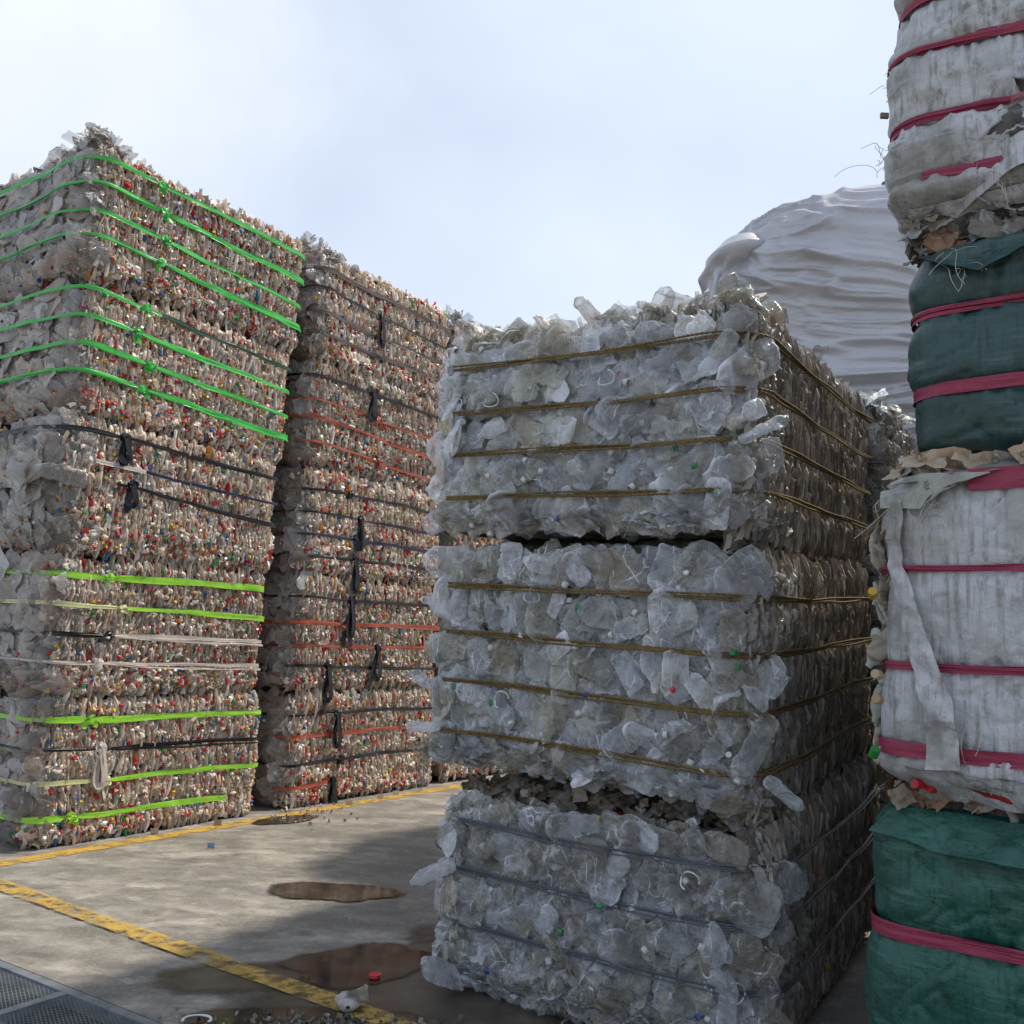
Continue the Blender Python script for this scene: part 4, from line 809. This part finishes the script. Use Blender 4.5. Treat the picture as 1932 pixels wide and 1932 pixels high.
# ------------------------------------------------------------------ sack bales (right)
def sack(label, c, z0, z1, L, W, dr, dl, straps, seed, mname, group, bulge=.06, amp=.03, sm='pink', swid=.035, res=.010, rad=.09, tilt=(0, 0), pleat=.010, name='sack_bale', s_from=None, inset=.08, cloth='cover'):
    """straps: (z at near corner (left), z further right) ; near face runs from the left corner to the right of the picture"""
    ws = [((a) - z0) / (z1 - z0) for a, *_ in straps]
    B = Bale(c, z0, z1, L, W, dr, dl, ws, bulge, rad, seed, tilt, amp, inset=inset, nscale=4)
    Lc = B.base(); rt = root(name, label, 'bale', Lc, group)
    ns = int(B.per / res); nw = int((z1 - z0) / res); SS, WW = np.meshgrid(np.arange(ns) / ns * B.per, np.linspace(0, 1, nw), indexing='ij'); p, T, n_ = B.S(SS, WW)
    dmin = np.min([np.abs(WW - q) for q in ws] + [WW * 0 + 1.], 0) * (z1 - z0)
    P2 = np.stack([SS * 9, WW * (z1 - z0) * 1.6, SS * 0 + seed], -1)
    pl = (1 - 2 * np.abs(fbm(P2 * 1.6, 3, seed))) * pleat * (.5 + 2.4 * np.exp(-dmin / .06))       # upright pleats gathered by the straps
    P3 = np.stack([SS * 5, WW * 5, SS * 0 + seed + 4], -1); q3 = fbm(P3 * 1.3 + .6 * fbm(P3, 2, seed + 2)[..., None], 3, seed + 1); cr_ = -.012 * np.clip(1 - np.abs(q3) / .06, 0, 1) + .012 * fbm(P3 * .6, 2, seed + 8)
    p = p + n_ * (pl + cr_)[..., None]
    parts = [(p.reshape(-1, 3), grid(ns, nw, True))]
    for j, fl in ((0, 1), (nw - 1, 0)):
        ring = p[:, j]; ctr = ring.mean(0); rr = np.stack([ring * (1 - k) + ctr * k for k in np.linspace(0, 1, 16)], 1); rr[:, 1:, 2] += (.03 * fbm(rr[:, 1:] * 6, 3, seed + 5) + (.0 if fl else .02)); f = grid(ns, 16, True); parts.append((rr.reshape(-1, 3), f[:, ::-1] if fl else f))
    V, F = joinm(parts); ob(cloth, mesh(cloth, V - Lc, F, MT[mname]), rt)
    for i, st in enumerate(straps):
        za, zb = st[:2]; wd0 = st[2] if len(st) > 2 else swid; a0 = st[3] if len(st) > 3 else 0; a1 = st[4] if len(st) > 4 else None
        parts = []
        for kk in range(2):
            s_ = np.arange(0 if a1 is None else a0, B.per if a1 is None else a1, .02); w_ = (za + (zb - za) * np.clip(s_ / W, 0, 1) - z0) / (z1 - z0)
            w_ = w_ + .006 * np.sin(s_ * 3 + i + kk * 2); pp, T, nn = B.S(s_, w_, .036 + .004 * kk)
            wd = wd0 * (.85 + .3 * fbm(np.stack([s_ * 3, s_ * 0 + i, s_ * 0 + kk], -1), 2, seed + i)) * (1 if kk == 0 else .5); parts.append(ribbon(pp - Lc, nn, wd, .006, seed + i + kk, 7))
        ob('strap', mesh('strap', *joinm(parts), MT[sm]), rt)
    return B, rt
# left end of the near face is s = W in this frame, so build it mirrored: corner at the far left, b runs to the near right
def rstack(x, y): return np.array([x, y])
Drr = np.array([.826, -.564, 0]); Drr = Drr / np.linalg.norm(Drr); Dra = np.array([.564, .826, 0]); Dra = Dra / np.linalg.norm(Dra)
# frame with a along Drr?  use dr = away (Dra), dl = Drr would be left handed; so take dr = Drr (length) and dl = Dra (depth): near face is b = 0
Cx = rstack(1.245, 3.19)
def rs(label, cx_, z0, z1, straps, seed, m, **k):
    L, W = 1.5, 1.5
    # long face in Bale is b = 0 from a = 0, starting at s = W
    st = []
    for q in straps:
        za, zb = q[0], q[1]; st.append((za, zb) + tuple(q[2:]))
    return sack(label, cx_, z0, z1, L, W, Drr, Dra, st, seed, m, 'sack wrapped bales in the right hand stack', **k)
Bg0, r_g0 = rs('lowest bale of the right stack, bright green tarpaulin with a pink band', Cx + [.0, .0], .01, 1.125, [(.74, .74, .05), (.36, .36, .05)], 61, 'sack_green2', bulge=.05)
Bw, r_w = rs('big white sack bale with pink bands, bottles spilling from its left side', Cx + [.02, -.02], 1.165, 2.20, [(1.30, 1.30, .05), (1.56, 1.56, .03), (1.87, 1.87, .03), (2.15, 2.15, .07, 1.62, 2.9)], 62, 'sack_white', bulge=.035, amp=.025)
Bg1, r_g1 = rs('dark green tarpaulin bale above the white one, cinched by two pink bands', Cx + [.125, -.075], 2.24, 2.98, [(2.465, 2.465, .042), (2.73, 2.73, .032)], 63, 'sack_green', bulge=.055)
Bt, r_t = rs('grey white sack bale at the very top right, torn open, with magenta bands', Cx + [.07, -.04], 3.10, 4.0, [(3.20, 3.20, .035, 1.45, 1.85), (3.41, 3.41, .04), (3.655, 3.655, .045), (3.86, 3.86, .045)], 64, 'sack_white', bulge=.055, amp=.05, pleat=.014)

# the crushed layer between the top sack and the green bale
def debris_layer(rt, B, s0, s1, z0, z1, n, tset, seed, big=.11, out=.0, name='crumpled_film', mname='film', lim=300, dirn=None):
    r = np.random.default_rng(seed); Lc = np.array(rt.location); U = np.array([0, 0, 1.]); bag = Bag(name, SHEETS, tset, mname, True)
    s_ = r.uniform(s0, s1, n); z = r.uniform(z0, z1, n); w_ = np.clip((z - B.z0) / (B.z1 - B.z0), 0.03, .97); p, T, n_ = B.S(s_, w_); p[:, 2] = z
    k = r.uniform(.35, 1, n) * big; Z = norm(T + r.normal(0, .45, (n, 3))); Yv = norm(n_ + U * r.uniform(-.3, 1.2, (n, 1)) + r.normal(0, .35, (n, 3))); X = norm(np.cross(Yv, Z)); Z = np.cross(X, Yv)
    bag.add(p + n_ * (out + r.uniform(-.07, .02, n))[:, None], X * k[:, None], Yv * (k * .6)[:, None], Z * (k * r.uniform(1, 2, n))[:, None]); bag.build(rt, r, lim)
WS = 1.5 - .18 + .785 * .09                                       # s at the left corner of the near face
debris_layer(r_t, Bt, WS - .5, WS + 1.0, 2.97, 3.10, 150, np.array([(.34, .31, .26), (.26, .21, .15), (.26, .14, .08), (.42, .40, .36), (.20, .18, .15), (.30, .30, .28)]), 5, .09, -.02)
def flatcore(name, rt, B, z0, z1, m, ins=.06):
    s_ = np.linspace(0, B.per, 120, endpoint=False); p, T, n_ = B.S(s_, np.full(120, .5), -ins); a = p.copy(); b = p.copy(); a[:, 2] = z0; b[:, 2] = z1
    rings = np.stack([np.tile(a.mean(0), (120, 1)), a, b, np.tile(b.mean(0), (120, 1))], 1); ob(name, mesh(name, rings.reshape(-1, 3) - np.array(rt.location), grid(120, 4, True), m, False), rt)
flatcore('packed_film', r_t, Bt, 2.96, 3.14, MT['dirty_core'], .09)
# rents: dark hollow with crumpled clear film showing
def rent(rt, B, s0, s1, w0, w1, seed, ts, shape=1.0, nfilm=26):
    r = np.random.default_rng(seed); n = 28; th = np.arange(n) / n * 2 * math.pi; sc0, wc = (s0 + s1) / 2, (w0 + w1) / 2; k = 1 + .18 * r.normal(0, 1, n)
    ss = sc0 + (s1 - s0) / 2 * np.cos(th) * k; ww = wc + (w1 - w0) / 2 * np.sin(th) * k; p, T, n_ = B.S(ss, ww, .012); q, _, _ = B.S(np.array([sc0]), np.array([wc]), .006)
    L = np.array(rt.location); p2, _, n2 = B.S(sc0 + (ss - sc0) * 1.12, wc + (ww - wc) * 1.15, .004); lip = p + n_ * .014
    rings = np.stack([np.tile(q[0], (n, 1)), p, lip, p2], 1); me = mesh('torn_edge', rings[:, 1:].reshape(-1, 3) - L, grid(n, 3, True), MT['sack_white']); ob('torn_edge', me, rt)
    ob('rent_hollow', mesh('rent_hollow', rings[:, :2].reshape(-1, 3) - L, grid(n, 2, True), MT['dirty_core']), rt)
    bag = Bag('crumpled_film', SHEETS, ts, 'clear', True); m = nfilm; a = r.uniform(0, 6.3, m); q_ = np.sqrt(r.uniform(0, .8, m)); s_ = sc0 + (s1 - s0) / 2 * q_ * np.cos(a); w_ = wc + (w1 - w0) / 2 * q_ * np.sin(a); p, T, n_ = B.S(s_, w_, .012); kk = r.uniform(.05, .09, m)
    Z = norm(T + r.normal(0, .6, (m, 3))); Yv = norm(n_ + r.normal(0, .3, (m, 3))); X = norm(np.cross(Yv, Z)); Z = np.cross(X, Yv); bag.add(p, X * kk[:, None], Yv * kk[:, None] * .5, Z * kk[:, None] * 1.3); bag.build(rt, r)
rent(r_t, Bt, WS + .24, WS + .85, (3.23 - 3.10) / .9, (3.43 - 3.10) / .9, 3, CLR_T * .7)
# loose flap under the top sack
def cloth_patch(name, rt, pts_u, pts_v, m, seed, amp=.01, n=26, sc_=14):
    """bilinear patch between two polylines with crumples; pts_u, pts_v: (k,3) upper and lower edge"""
    t = np.linspace(0, 1, n * 2); A = np.stack([np.interp(t, np.linspace(0, 1, len(pts_u)), np.array(pts_u)[:, i]) for i in range(3)], 1); Bq = np.stack([np.interp(t, np.linspace(0, 1, len(pts_v)), np.array(pts_v)[:, i]) for i in range(3)], 1)
    v = np.linspace(0, 1, n)[None, :, None]; P = A[:, None] * (1 - v) + Bq[:, None] * v; U_ = np.gradient(P, axis=0); V_ = np.gradient(P, axis=1); nn = norm(np.cross(U_, V_)); nn = nn * np.sign((nn * (np.array([0, 0, H]) - P)).sum(-1, keepdims=True))
    P = P + nn * (amp * (fbm(P * sc_, 3, seed) + .7 * (1 - 2 * np.abs(fbm(P * sc_ * .8 + 3, 2, seed + 1)))))[..., None]; P2 = P - nn * .003
    f = grid(n * 2, n); V, F = joinm([(P.reshape(-1, 3), f), (P2.reshape(-1, 3), f[:, ::-1])]); return ob(name, mesh(name, V - np.array(rt.location), F, m), rt)
def on(B, ds, z, out=.01):
    p, T, n_ = B.S(np.array([WS + ds]), np.array([np.clip((z - B.z0) / (B.z1 - B.z0), 0, 1)]), out); q = p[0].copy(); q[2] = z; return q
cloth_patch('torn_flap', r_t, [on(Bt, -.04, 3.16), on(Bt, .15, 3.20, .03), on(Bt, .35, 3.27, .03), on(Bt, .75, 3.33)], [on(Bt, -.05, 3.09), on(Bt, .15, 3.08, .05), on(Bt, .35, 3.15, .06), on(Bt, .75, 3.2, .05)], MT['sack_white'], 4, .012)
cloth_patch('torn_flap', r_t, [on(Bt, .0, 3.12, .02), on(Bt, .3, 3.12, .03), on(Bt, .8, 3.14)], [on(Bt, .02, 3.05, .03), on(Bt, .3, 3.08, .06), on(Bt, .8, 3.09, .05)], MT['sack_white'], 6, .012)
cloth_patch('folded_flap', r_g1, [on(Bg1, -.02, 2.96, .02), on(Bg1, .2, 2.99, .03), on(Bg1, .5, 3.04, .05), on(Bg1, .9, 3.04, .05)], [on(Bg1, .02, 2.90, .05), on(Bg1, .16, 2.82, .055), on(Bg1, .42, 2.92, .07), on(Bg1, .9, 2.93, .07)], MT['sack_green'], 7, .008)
cloth_patch('folded_flap', r_g0, [on(Bg0, -.01, 1.09, .0), on(Bg0, .2, 1.10, .01), on(Bg0, .9, 1.085, .02)], [on(Bg0, .0, 1.02, .045), on(Bg0, .2, .99, .05), on(Bg0, .9, .97, .055)], MT['sack_green2'], 8, .010)
cloth_patch('printed_edge', r_w, [on(Bw, .05, 2.17, .03), on(Bw, .2, 2.20, .035), on(Bw, .4, 2.225, .04), on(Bw, .9, 2.25, .04)], [on(Bw, .03, 2.13, .05), on(Bw, .2, 2.155, .06), on(Bw, .4, 2.185, .06), on(Bw, .9, 2.2, .06)], mat('grey_print_cloth', (.22, .24, .225), .5, mix=(14, (.13, .14, .13), .45, .7), bump=[('noise', 30, .5, .01)]), 9, .014)
cloth_patch('frayed_flap', r_w, [on(Bw, -.03, 2.13, .03), on(Bw, .1, 2.17, .055), on(Bw, .3, 2.165, .06)], [on(Bw, -.0, 2.07, .04), on(Bw, .1, 2.05, .05), on(Bw, .14, 2.11, .06)], mat('pale_cloth', (.33, .33, .29), .5, mix=(16, (.2, .2, .17), .45, .7), bump=[('noise', 40, .6, .01)]), 10, .018)
# crumpled sack strip hanging down the left corner
cloth_patch('hanging_strip', r_w, [on(Bw, .01, 2.09, .03), on(Bw, .015, 1.88, .03), on(Bw, .06, 1.62, .05), on(Bw, .10, 1.42, .06), on(Bw, .11, 1.24, .07)], [on(Bw, .055, 2.09, .04), on(Bw, .05, 1.87, .04), on(Bw, .12, 1.64, .06), on(Bw, .19, 1.44, .07), on(Bw, .21, 1.25, .075)], MT['sack_white'], 11, .026, 40, 13)
cloth_patch('printed_film', r_w, [on(Bw, .05, 1.24, .03), on(Bw, .3, 1.23, .03), on(Bw, .9, 1.22, .03)], [on(Bw, .08, 1.15, .05), on(Bw, .3, 1.14, .05), on(Bw, .9, 1.14, .05)], MT['sack_white'], 12, .014)
cloth_patch('printed_patch', r_w, [on(Bw, .22, 1.195, .05), on(Bw, .40, 1.155, .065)], [on(Bw, .26, 1.17, .06), on(Bw, .42, 1.135, .07)], mat('red_print', (.40, .03, .03), .4), 13, .006, 8)
debris_layer(r_w, Bw, WS - .7, WS + 1.2, 2.17, 2.25, 130, FILM_T, 6, .10, -.02)
debris_layer(r_w, Bw, WS - .45, WS - .03, 1.93, 2.22, 70, FILM_T, 7, .10, .02)
debris_layer(r_g0, Bg0, WS - .5, WS + 1.2, 1.12, 1.18, 90, np.array([(.34, .34, .33), (.30, .28, .25), (.42, .42, .42)]), 8, .07, -.01)
flatcore('packed_film', r_g0, Bg0, 1.08, 1.20, MT['dirty_core'], .10)
# whole bottles bulging out of the left side of the white bale
r = np.random.default_rng(9)
JT = [(.40, .35, .27), (.34, .30, .24), (.50, .46, .38), (.36, .38, .33)]
for k in range(34):
    z = r.uniform(1.16, 1.98); ds = -r.uniform(.02, .30); p, T, n_ = Bw.S(np.array([WS + ds]), np.array([(z - Bw.z0) / (Bw.z1 - Bw.z0)]), .015); d = norm(np.array([r.normal(0, .35), r.normal(0, .4), r.choice([-1, 1])]) + n_[0] * .25); part_bottle(r_w, p[0], d, r.uniform(.06, .085), r.uniform(.13, .2), k % 18, 'film', JT[k % 4], 'loose_bottle', .75)
def capat(rt, p, d, c, s_=.034):
    d = norm(np.array(d, float)); X = norm(np.cross(d, (.1, .2, 1))); Z = np.cross(X, d); o = np.array(p) - np.array(rt.location); V, F = CAP
    ob('cap', mesh('cap', V, F, MT['cap'], False, c), rt, Matrix(((X[0]*s_, d[0]*s_, Z[0]*s_, o[0]), (X[1]*s_, d[1]*s_, Z[1]*s_, o[1]), (X[2]*s_, d[2]*s_, Z[2]*s_, o[2]), (0, 0, 0, 1))))
for z, dx, c in ((1.785, -.055, CAP_T[1]), (1.27, -.03, (.02, .25, .04)), (1.185, .07, CAP_T[0]), (1.175, .105, CAP_T[0]), (1.52, -.035, (.5, .4, .25)), (1.65, -.03, (.45, .45, .38)), (1.44, -.01, (.45, .3, .15))):
    q = on(Bw, dx if dx > 0 else 0.0, z, .05) + np.array([dx * .5 if dx < 0 else 0, 0, 0]); capat(r_w, q - [.0, 0, 0], norm(np.array([-.5, -.8, .2]) + r.normal(0, .5, 3)), np.array(c) * .75, .032)
# letters printed on the edge band, seen as they stand
cu = bpy.data.curves.new('letters', 'FONT'); 
def letters(txt, ds, z, size, rt, B, out, tilt_, mname='ink'):
    cu = bpy.data.curves.new('printed_letters', 'FONT'); cu.body = txt; cu.size = size; cu.extrude = .0006; cu.align_x = 'CENTER'; cu.align_y = 'CENTER'
    o = bpy.data.objects.new('printed_letters', cu); p, T, n_ = B.S(np.array([WS + ds]), np.array([min(.97, (z - B.z0) / (B.z1 - B.z0))]), out); q = p[0]; q[2] = z; x = norm(T[0] * math.cos(tilt_) + np.array([0, 0, 1.]) * math.sin(tilt_)); zz = norm(n_[0] + [0, 0, .35]); y = norm(np.cross(zz, x)); zz = np.cross(x, y)
    mw = Matrix(((x[0], y[0], zz[0], 0), (x[1], y[1], zz[1], 0), (x[2], y[2], zz[2], 0), (0, 0, 0, 1))); dg = bpy.context.evaluated_depsgraph_get(); col.objects.link(o); me = bpy.data.meshes.new_from_object(o.evaluated_get(dg)) if False else None
    bpy.context.view_layer.update(); dg = bpy.context.evaluated_depsgraph_get(); me = bpy.data.meshes.new_from_object(o.evaluated_get(dg)); bpy.data.objects.remove(o)
    me.materials.clear(); me.materials.append(MT[mname]); mw.translation = Vector(q - np.array(rt.location)); x_ = ob('printed_letters', me, rt, mw)
letters('O', .315, 2.197, .032, r_w, Bw, .078, .1); letters('O', .395, 2.212, .034, r_w, Bw, .078, .1); letters('||', .43, 2.192, .04, r_w, Bw, .080, .1 + 1.57)
letters('G', .20, 2.178, .02, r_w, Bw, .075, .3, 'pink'); letters('XUI', .115, 2.13, .022, r_w, Bw, .072, -1.3)
# loose threads
def threads(rt, B, n, seed, spots, ln=.09, rad=.0011):
    r = np.random.default_rng(seed); parts = []
    for k in range(n):
        ds, z = spots[k % len(spots)]; p = on(B, ds + r.normal(0, .03), z + r.normal(0, .02), .03); t = np.linspace(0, 1, 10)[:, None]; d = np.array([r.normal(0, .6), -abs(r.normal(0, .4)), r.normal(-.4, .7)]); L_ = ln * r.uniform(.4, 1.5)
        C = p + d * t * L_ + np.stack([np.sin(t[:, 0] * r.uniform(2, 7)), np.cos(t[:, 0] * 4), np.sin(t[:, 0] * r.uniform(2, 6))], 1) * L_ * .15; C[:, 2] -= t[:, 0] ** 2 * L_ * .3; parts.append(tube(C - np.array(rt.location), rad, 3))
    ob('loose_threads', mesh('loose_threads', *joinm(parts), MT['thread']), rt)
threads(r_t, Bt, 70, 3, [(.2, 3.22), (.3, 3.13), (-.02, 3.35), (.45, 3.3), (.1, 3.02), (-.03, 3.6), (.4, 3.0), (-.02, 3.3)], .09)
threads(r_w, Bw, 46, 4, [(.06, 2.07), (.1, 2.05), (0, 2.08), (.2, 1.42), (.3, 1.16), (.15, 2.1)], .09)
threads(r_g1, Bg1, 10, 5, [(.12, 2.85), (.05, 2.9)], .07)
# scrap of brown tape sticking out at the left of the top sack
pp = on(Bt, -.01, 3.47, .05); V, F = boxm(-.014, -.006, -.009, .014, .006, .009); ob('brown_scrap', mesh('brown_scrap', V + pp - np.array(r_t.location), F, mat('brown_scrap', (.16, .09, .06), .5), False), r_t)

# the sack stack further back on the right: unseen, added to shade the gap
Cy = Cx + Dra[:2] * 1.62 + Drr[:2] * .10
for k in range(4):
    sack('%s bale of the rear right stack, dirty sackcloth added unseen to shade the gap' % ('lowest', 'second', 'third', 'topmost')[k], Cy, .02 + k * .9, .9 + k * .9, 1.5, 2.0, Drr, Dra, [(.3 + k * .9, .3 + k * .9), (.62 + k * .9, .62 + k * .9)], 70 + k, 'sack_white', 'unseen sack bales in the rear right stack', res=.03)

# ------------------------------------------------------------------ silver bundle
def silver():
    c = np.array([3.12, 8.25, 3.04]); nu, nv = 420, 300; th = np.linspace(0, 2 * math.pi, nu, endpoint=False); v = np.linspace(0, 1, nv); TH, VV = np.meshgrid(th, v, indexing='ij')
    rt = root('silver_bundle', 'huge silver sheet wrapped bundle with horizontal wrinkles, perched behind the nearest stack', 'bundle', c)
    rx, ry, hh = 1.36, 1.15, 2.44
    ex = np.interp(v, [0, .04, .15, .45, .7, .85, .94, 1], [.78, .90, .97, 1, .99, .92, .74, .0]); EX = ex[None]
    sgn = lambda a, e: np.sign(a) * np.abs(a) ** e
    X = sgn(np.cos(TH), .7) * rx * EX; Y = sgn(np.sin(TH), .7) * ry * EX; Z = VV * hh
    Z = Z * (1 + .0 * X) + np.where(VV > .4, .16 * X * (VV - .4), 0)
    az = R(-20); P = np.stack([X * math.cos(az) - Y * math.sin(az), X * math.sin(az) + Y * math.cos(az), Z], -1)
    n_ = norm(np.stack([np.cos(TH) * math.cos(az) - np.sin(TH) * math.sin(az), np.cos(TH) * math.sin(az) + np.sin(TH) * math.cos(az), (VV > .8) * (VV - .8) * 5], -1))
    arc = TH * 1.35
    W1 = np.stack([np.cos(TH) * 2.0, np.sin(TH) * 2.0, Z * 4.6 + 1.6 * np.sin(TH * 1.0 + 1)], -1)
    W1 = W1 + .9 * fbm(W1 * [1.5, 1.5, .35], 2, 12)[..., None]; Wc = np.stack([np.cos(TH) * 1.1, np.sin(TH) * 1.1, Z * 3.4 + 1.1 * np.sin(TH * 1.0 + 1) + 1.5 * fbm(np.stack([np.cos(TH) * 1.4, np.sin(TH) * 1.4, Z * .8], -1), 2, 21)], -1)
    d = .06 * np.clip(1 - 2.6 * np.abs(vnoise(Wc, 31)), 0, 1) ** 1.5 + .05 * np.clip(1 - 3 * np.abs(vnoise(Wc * 1.7 + 4, 32)), 0, 1) ** 1.5 * np.clip(.5 + fbm(W1 * .3, 2, 8) * 2, 0, 1) + .030 * np.clip(1 - 2.6 * np.abs(vnoise(Wc * 2.9 + .5 * fbm(W1, 2, 40)[..., None], 33)), 0, 1) ** 1.3 + .012 * np.clip(1 - 2.6 * np.abs(vnoise(Wc * 5.7, 35)), 0, 1) + .05 * fbm(W1 * [.5, .5, .25], 2, 41) + .05 * fbm(np.stack([np.cos(TH) * 1.5, np.sin(TH) * 1.5, Z * 1.2], -1), 2, 8)
    P = P + n_ * d[..., None]
    ob('sheet', mesh('sheet', P.reshape(-1, 3), grid(nu, nv, True), MT['silver']), rt)
    # gathered lobe at its left shoulder
    V, F = lib_bottle(200, 60, 60, 3, .8, .22); V = V * [.62, .8, 1.15]; a_ = np.array(Matrix.Rotation(R(-8), 3, 'Y')); ob('side_lobe', mesh('side_lobe', V @ a_.T + [-1.22, -.25, 1.42], F, MT['silver']), rt)
    V, F = lib_bottle(210, 24, 16, 2, .7, .12); V = V * [.42, .3, .22]; ob('blue_cloth', mesh('blue_cloth', V * [.6, .6, .6] + [-.12, -.88, 2.30], F, MT['blue']), rt)
silver()

# ------------------------------------------------------------------ litter on the yard
def litter(name, label, cat, p, parts):
    rt = root(name, label, cat, p)
    for nm, V, F, m, t in parts: ob(nm, mesh(nm, V, F, m, True, t), rt)
V, F = CAP; rot = np.array(Matrix.Rotation(R(90), 3, 'X')); 
litter('red_lid', 'small flat red plastic lid lying on the damp concrete right of the yellow line', 'lid', (-.53, 4.60, .014), [('lid', (V * [.055, .016, .055]) @ rot.T + [0, 0, .008], F, MT['cap'], (.5, .02, .02)), ('rim', *tube([[.027 * math.cos(a), .027 * math.sin(a), .012] for a in np.linspace(0, 6.28, 20)], .003, 5), MT['cap'], (.45, .02, .02))])
V, F = BIG[3]; V1 = V * [.10, .07, .12]; V2, F2 = SHEETS[2]
litter('crushed_cup', 'crumpled translucent plastic cup lying on the yellow line beside the puddle', 'litter', (-.60, 4.24, .03), [('cup', V1 @ rot.T + [0, 0, .012], F, MT['film'], (.42, .40, .36)), ('film', (V2 * [.09, .07, .10]) @ np.array(Matrix.Rotation(.7, 3, 'X')).T + [.04, .01, .03], F2, MT['film'], (.5, .47, .42))])
th = np.linspace(-.4, 3.6, 22); litter('white_strip', 'curled white plastic strip lying in the puddle near the grating', 'litter', (-1.16, 4.02, .016), [('strip', *ribbon(np.stack([.055 * np.cos(th), .045 * np.sin(th), th * 0 + .006], 1), np.tile([0, 0, 1.], (22, 1)), np.full(22, .011), .003, 3), MT['white_plastic'], (.7, .7, .7))])
V, F = SHEETS_LO[1]; litter('blue_scrap', 'tiny pale blue scrap lying alone on the sunlit concrete', 'litter', (-2.02, 7.0, .012), [('scrap', V * [.05, .02, .035] + [0, 0, .006], F, MT['cap'], (.15, .25, .40))])
for i, (x, y) in enumerate(((-1.35, 8.85), (-1.12, 9.25), (-2.55, 7.35), (-1.0, 9.5), (-2.2, 7.75))):
    V, F = SHEETS_LO[i]; litter('plastic_scrap', ('pale plastic scrap on the yellow line', 'small scrap', 'flattened scrap', 'tiny white scrap', 'dusty scrap')[i] + (' below the second left stack', ' under the second left stack farther along', ' at the foot of the front left stack', ' at the far end of the yellow line', ' near the gap between the two left stacks')[i], 'litter', (x, y, .012), [('scrap', V * [.06, .03, .05] + [0, 0, .008], F, MT['film'], FILM_T[i])])
print('objects', len(bpy.data.objects), 'tris', sum(len(o.data.polygons) * 2 for o in bpy.data.objects if o.type == 'MESH' and o.get('kind') == 'stuff'))
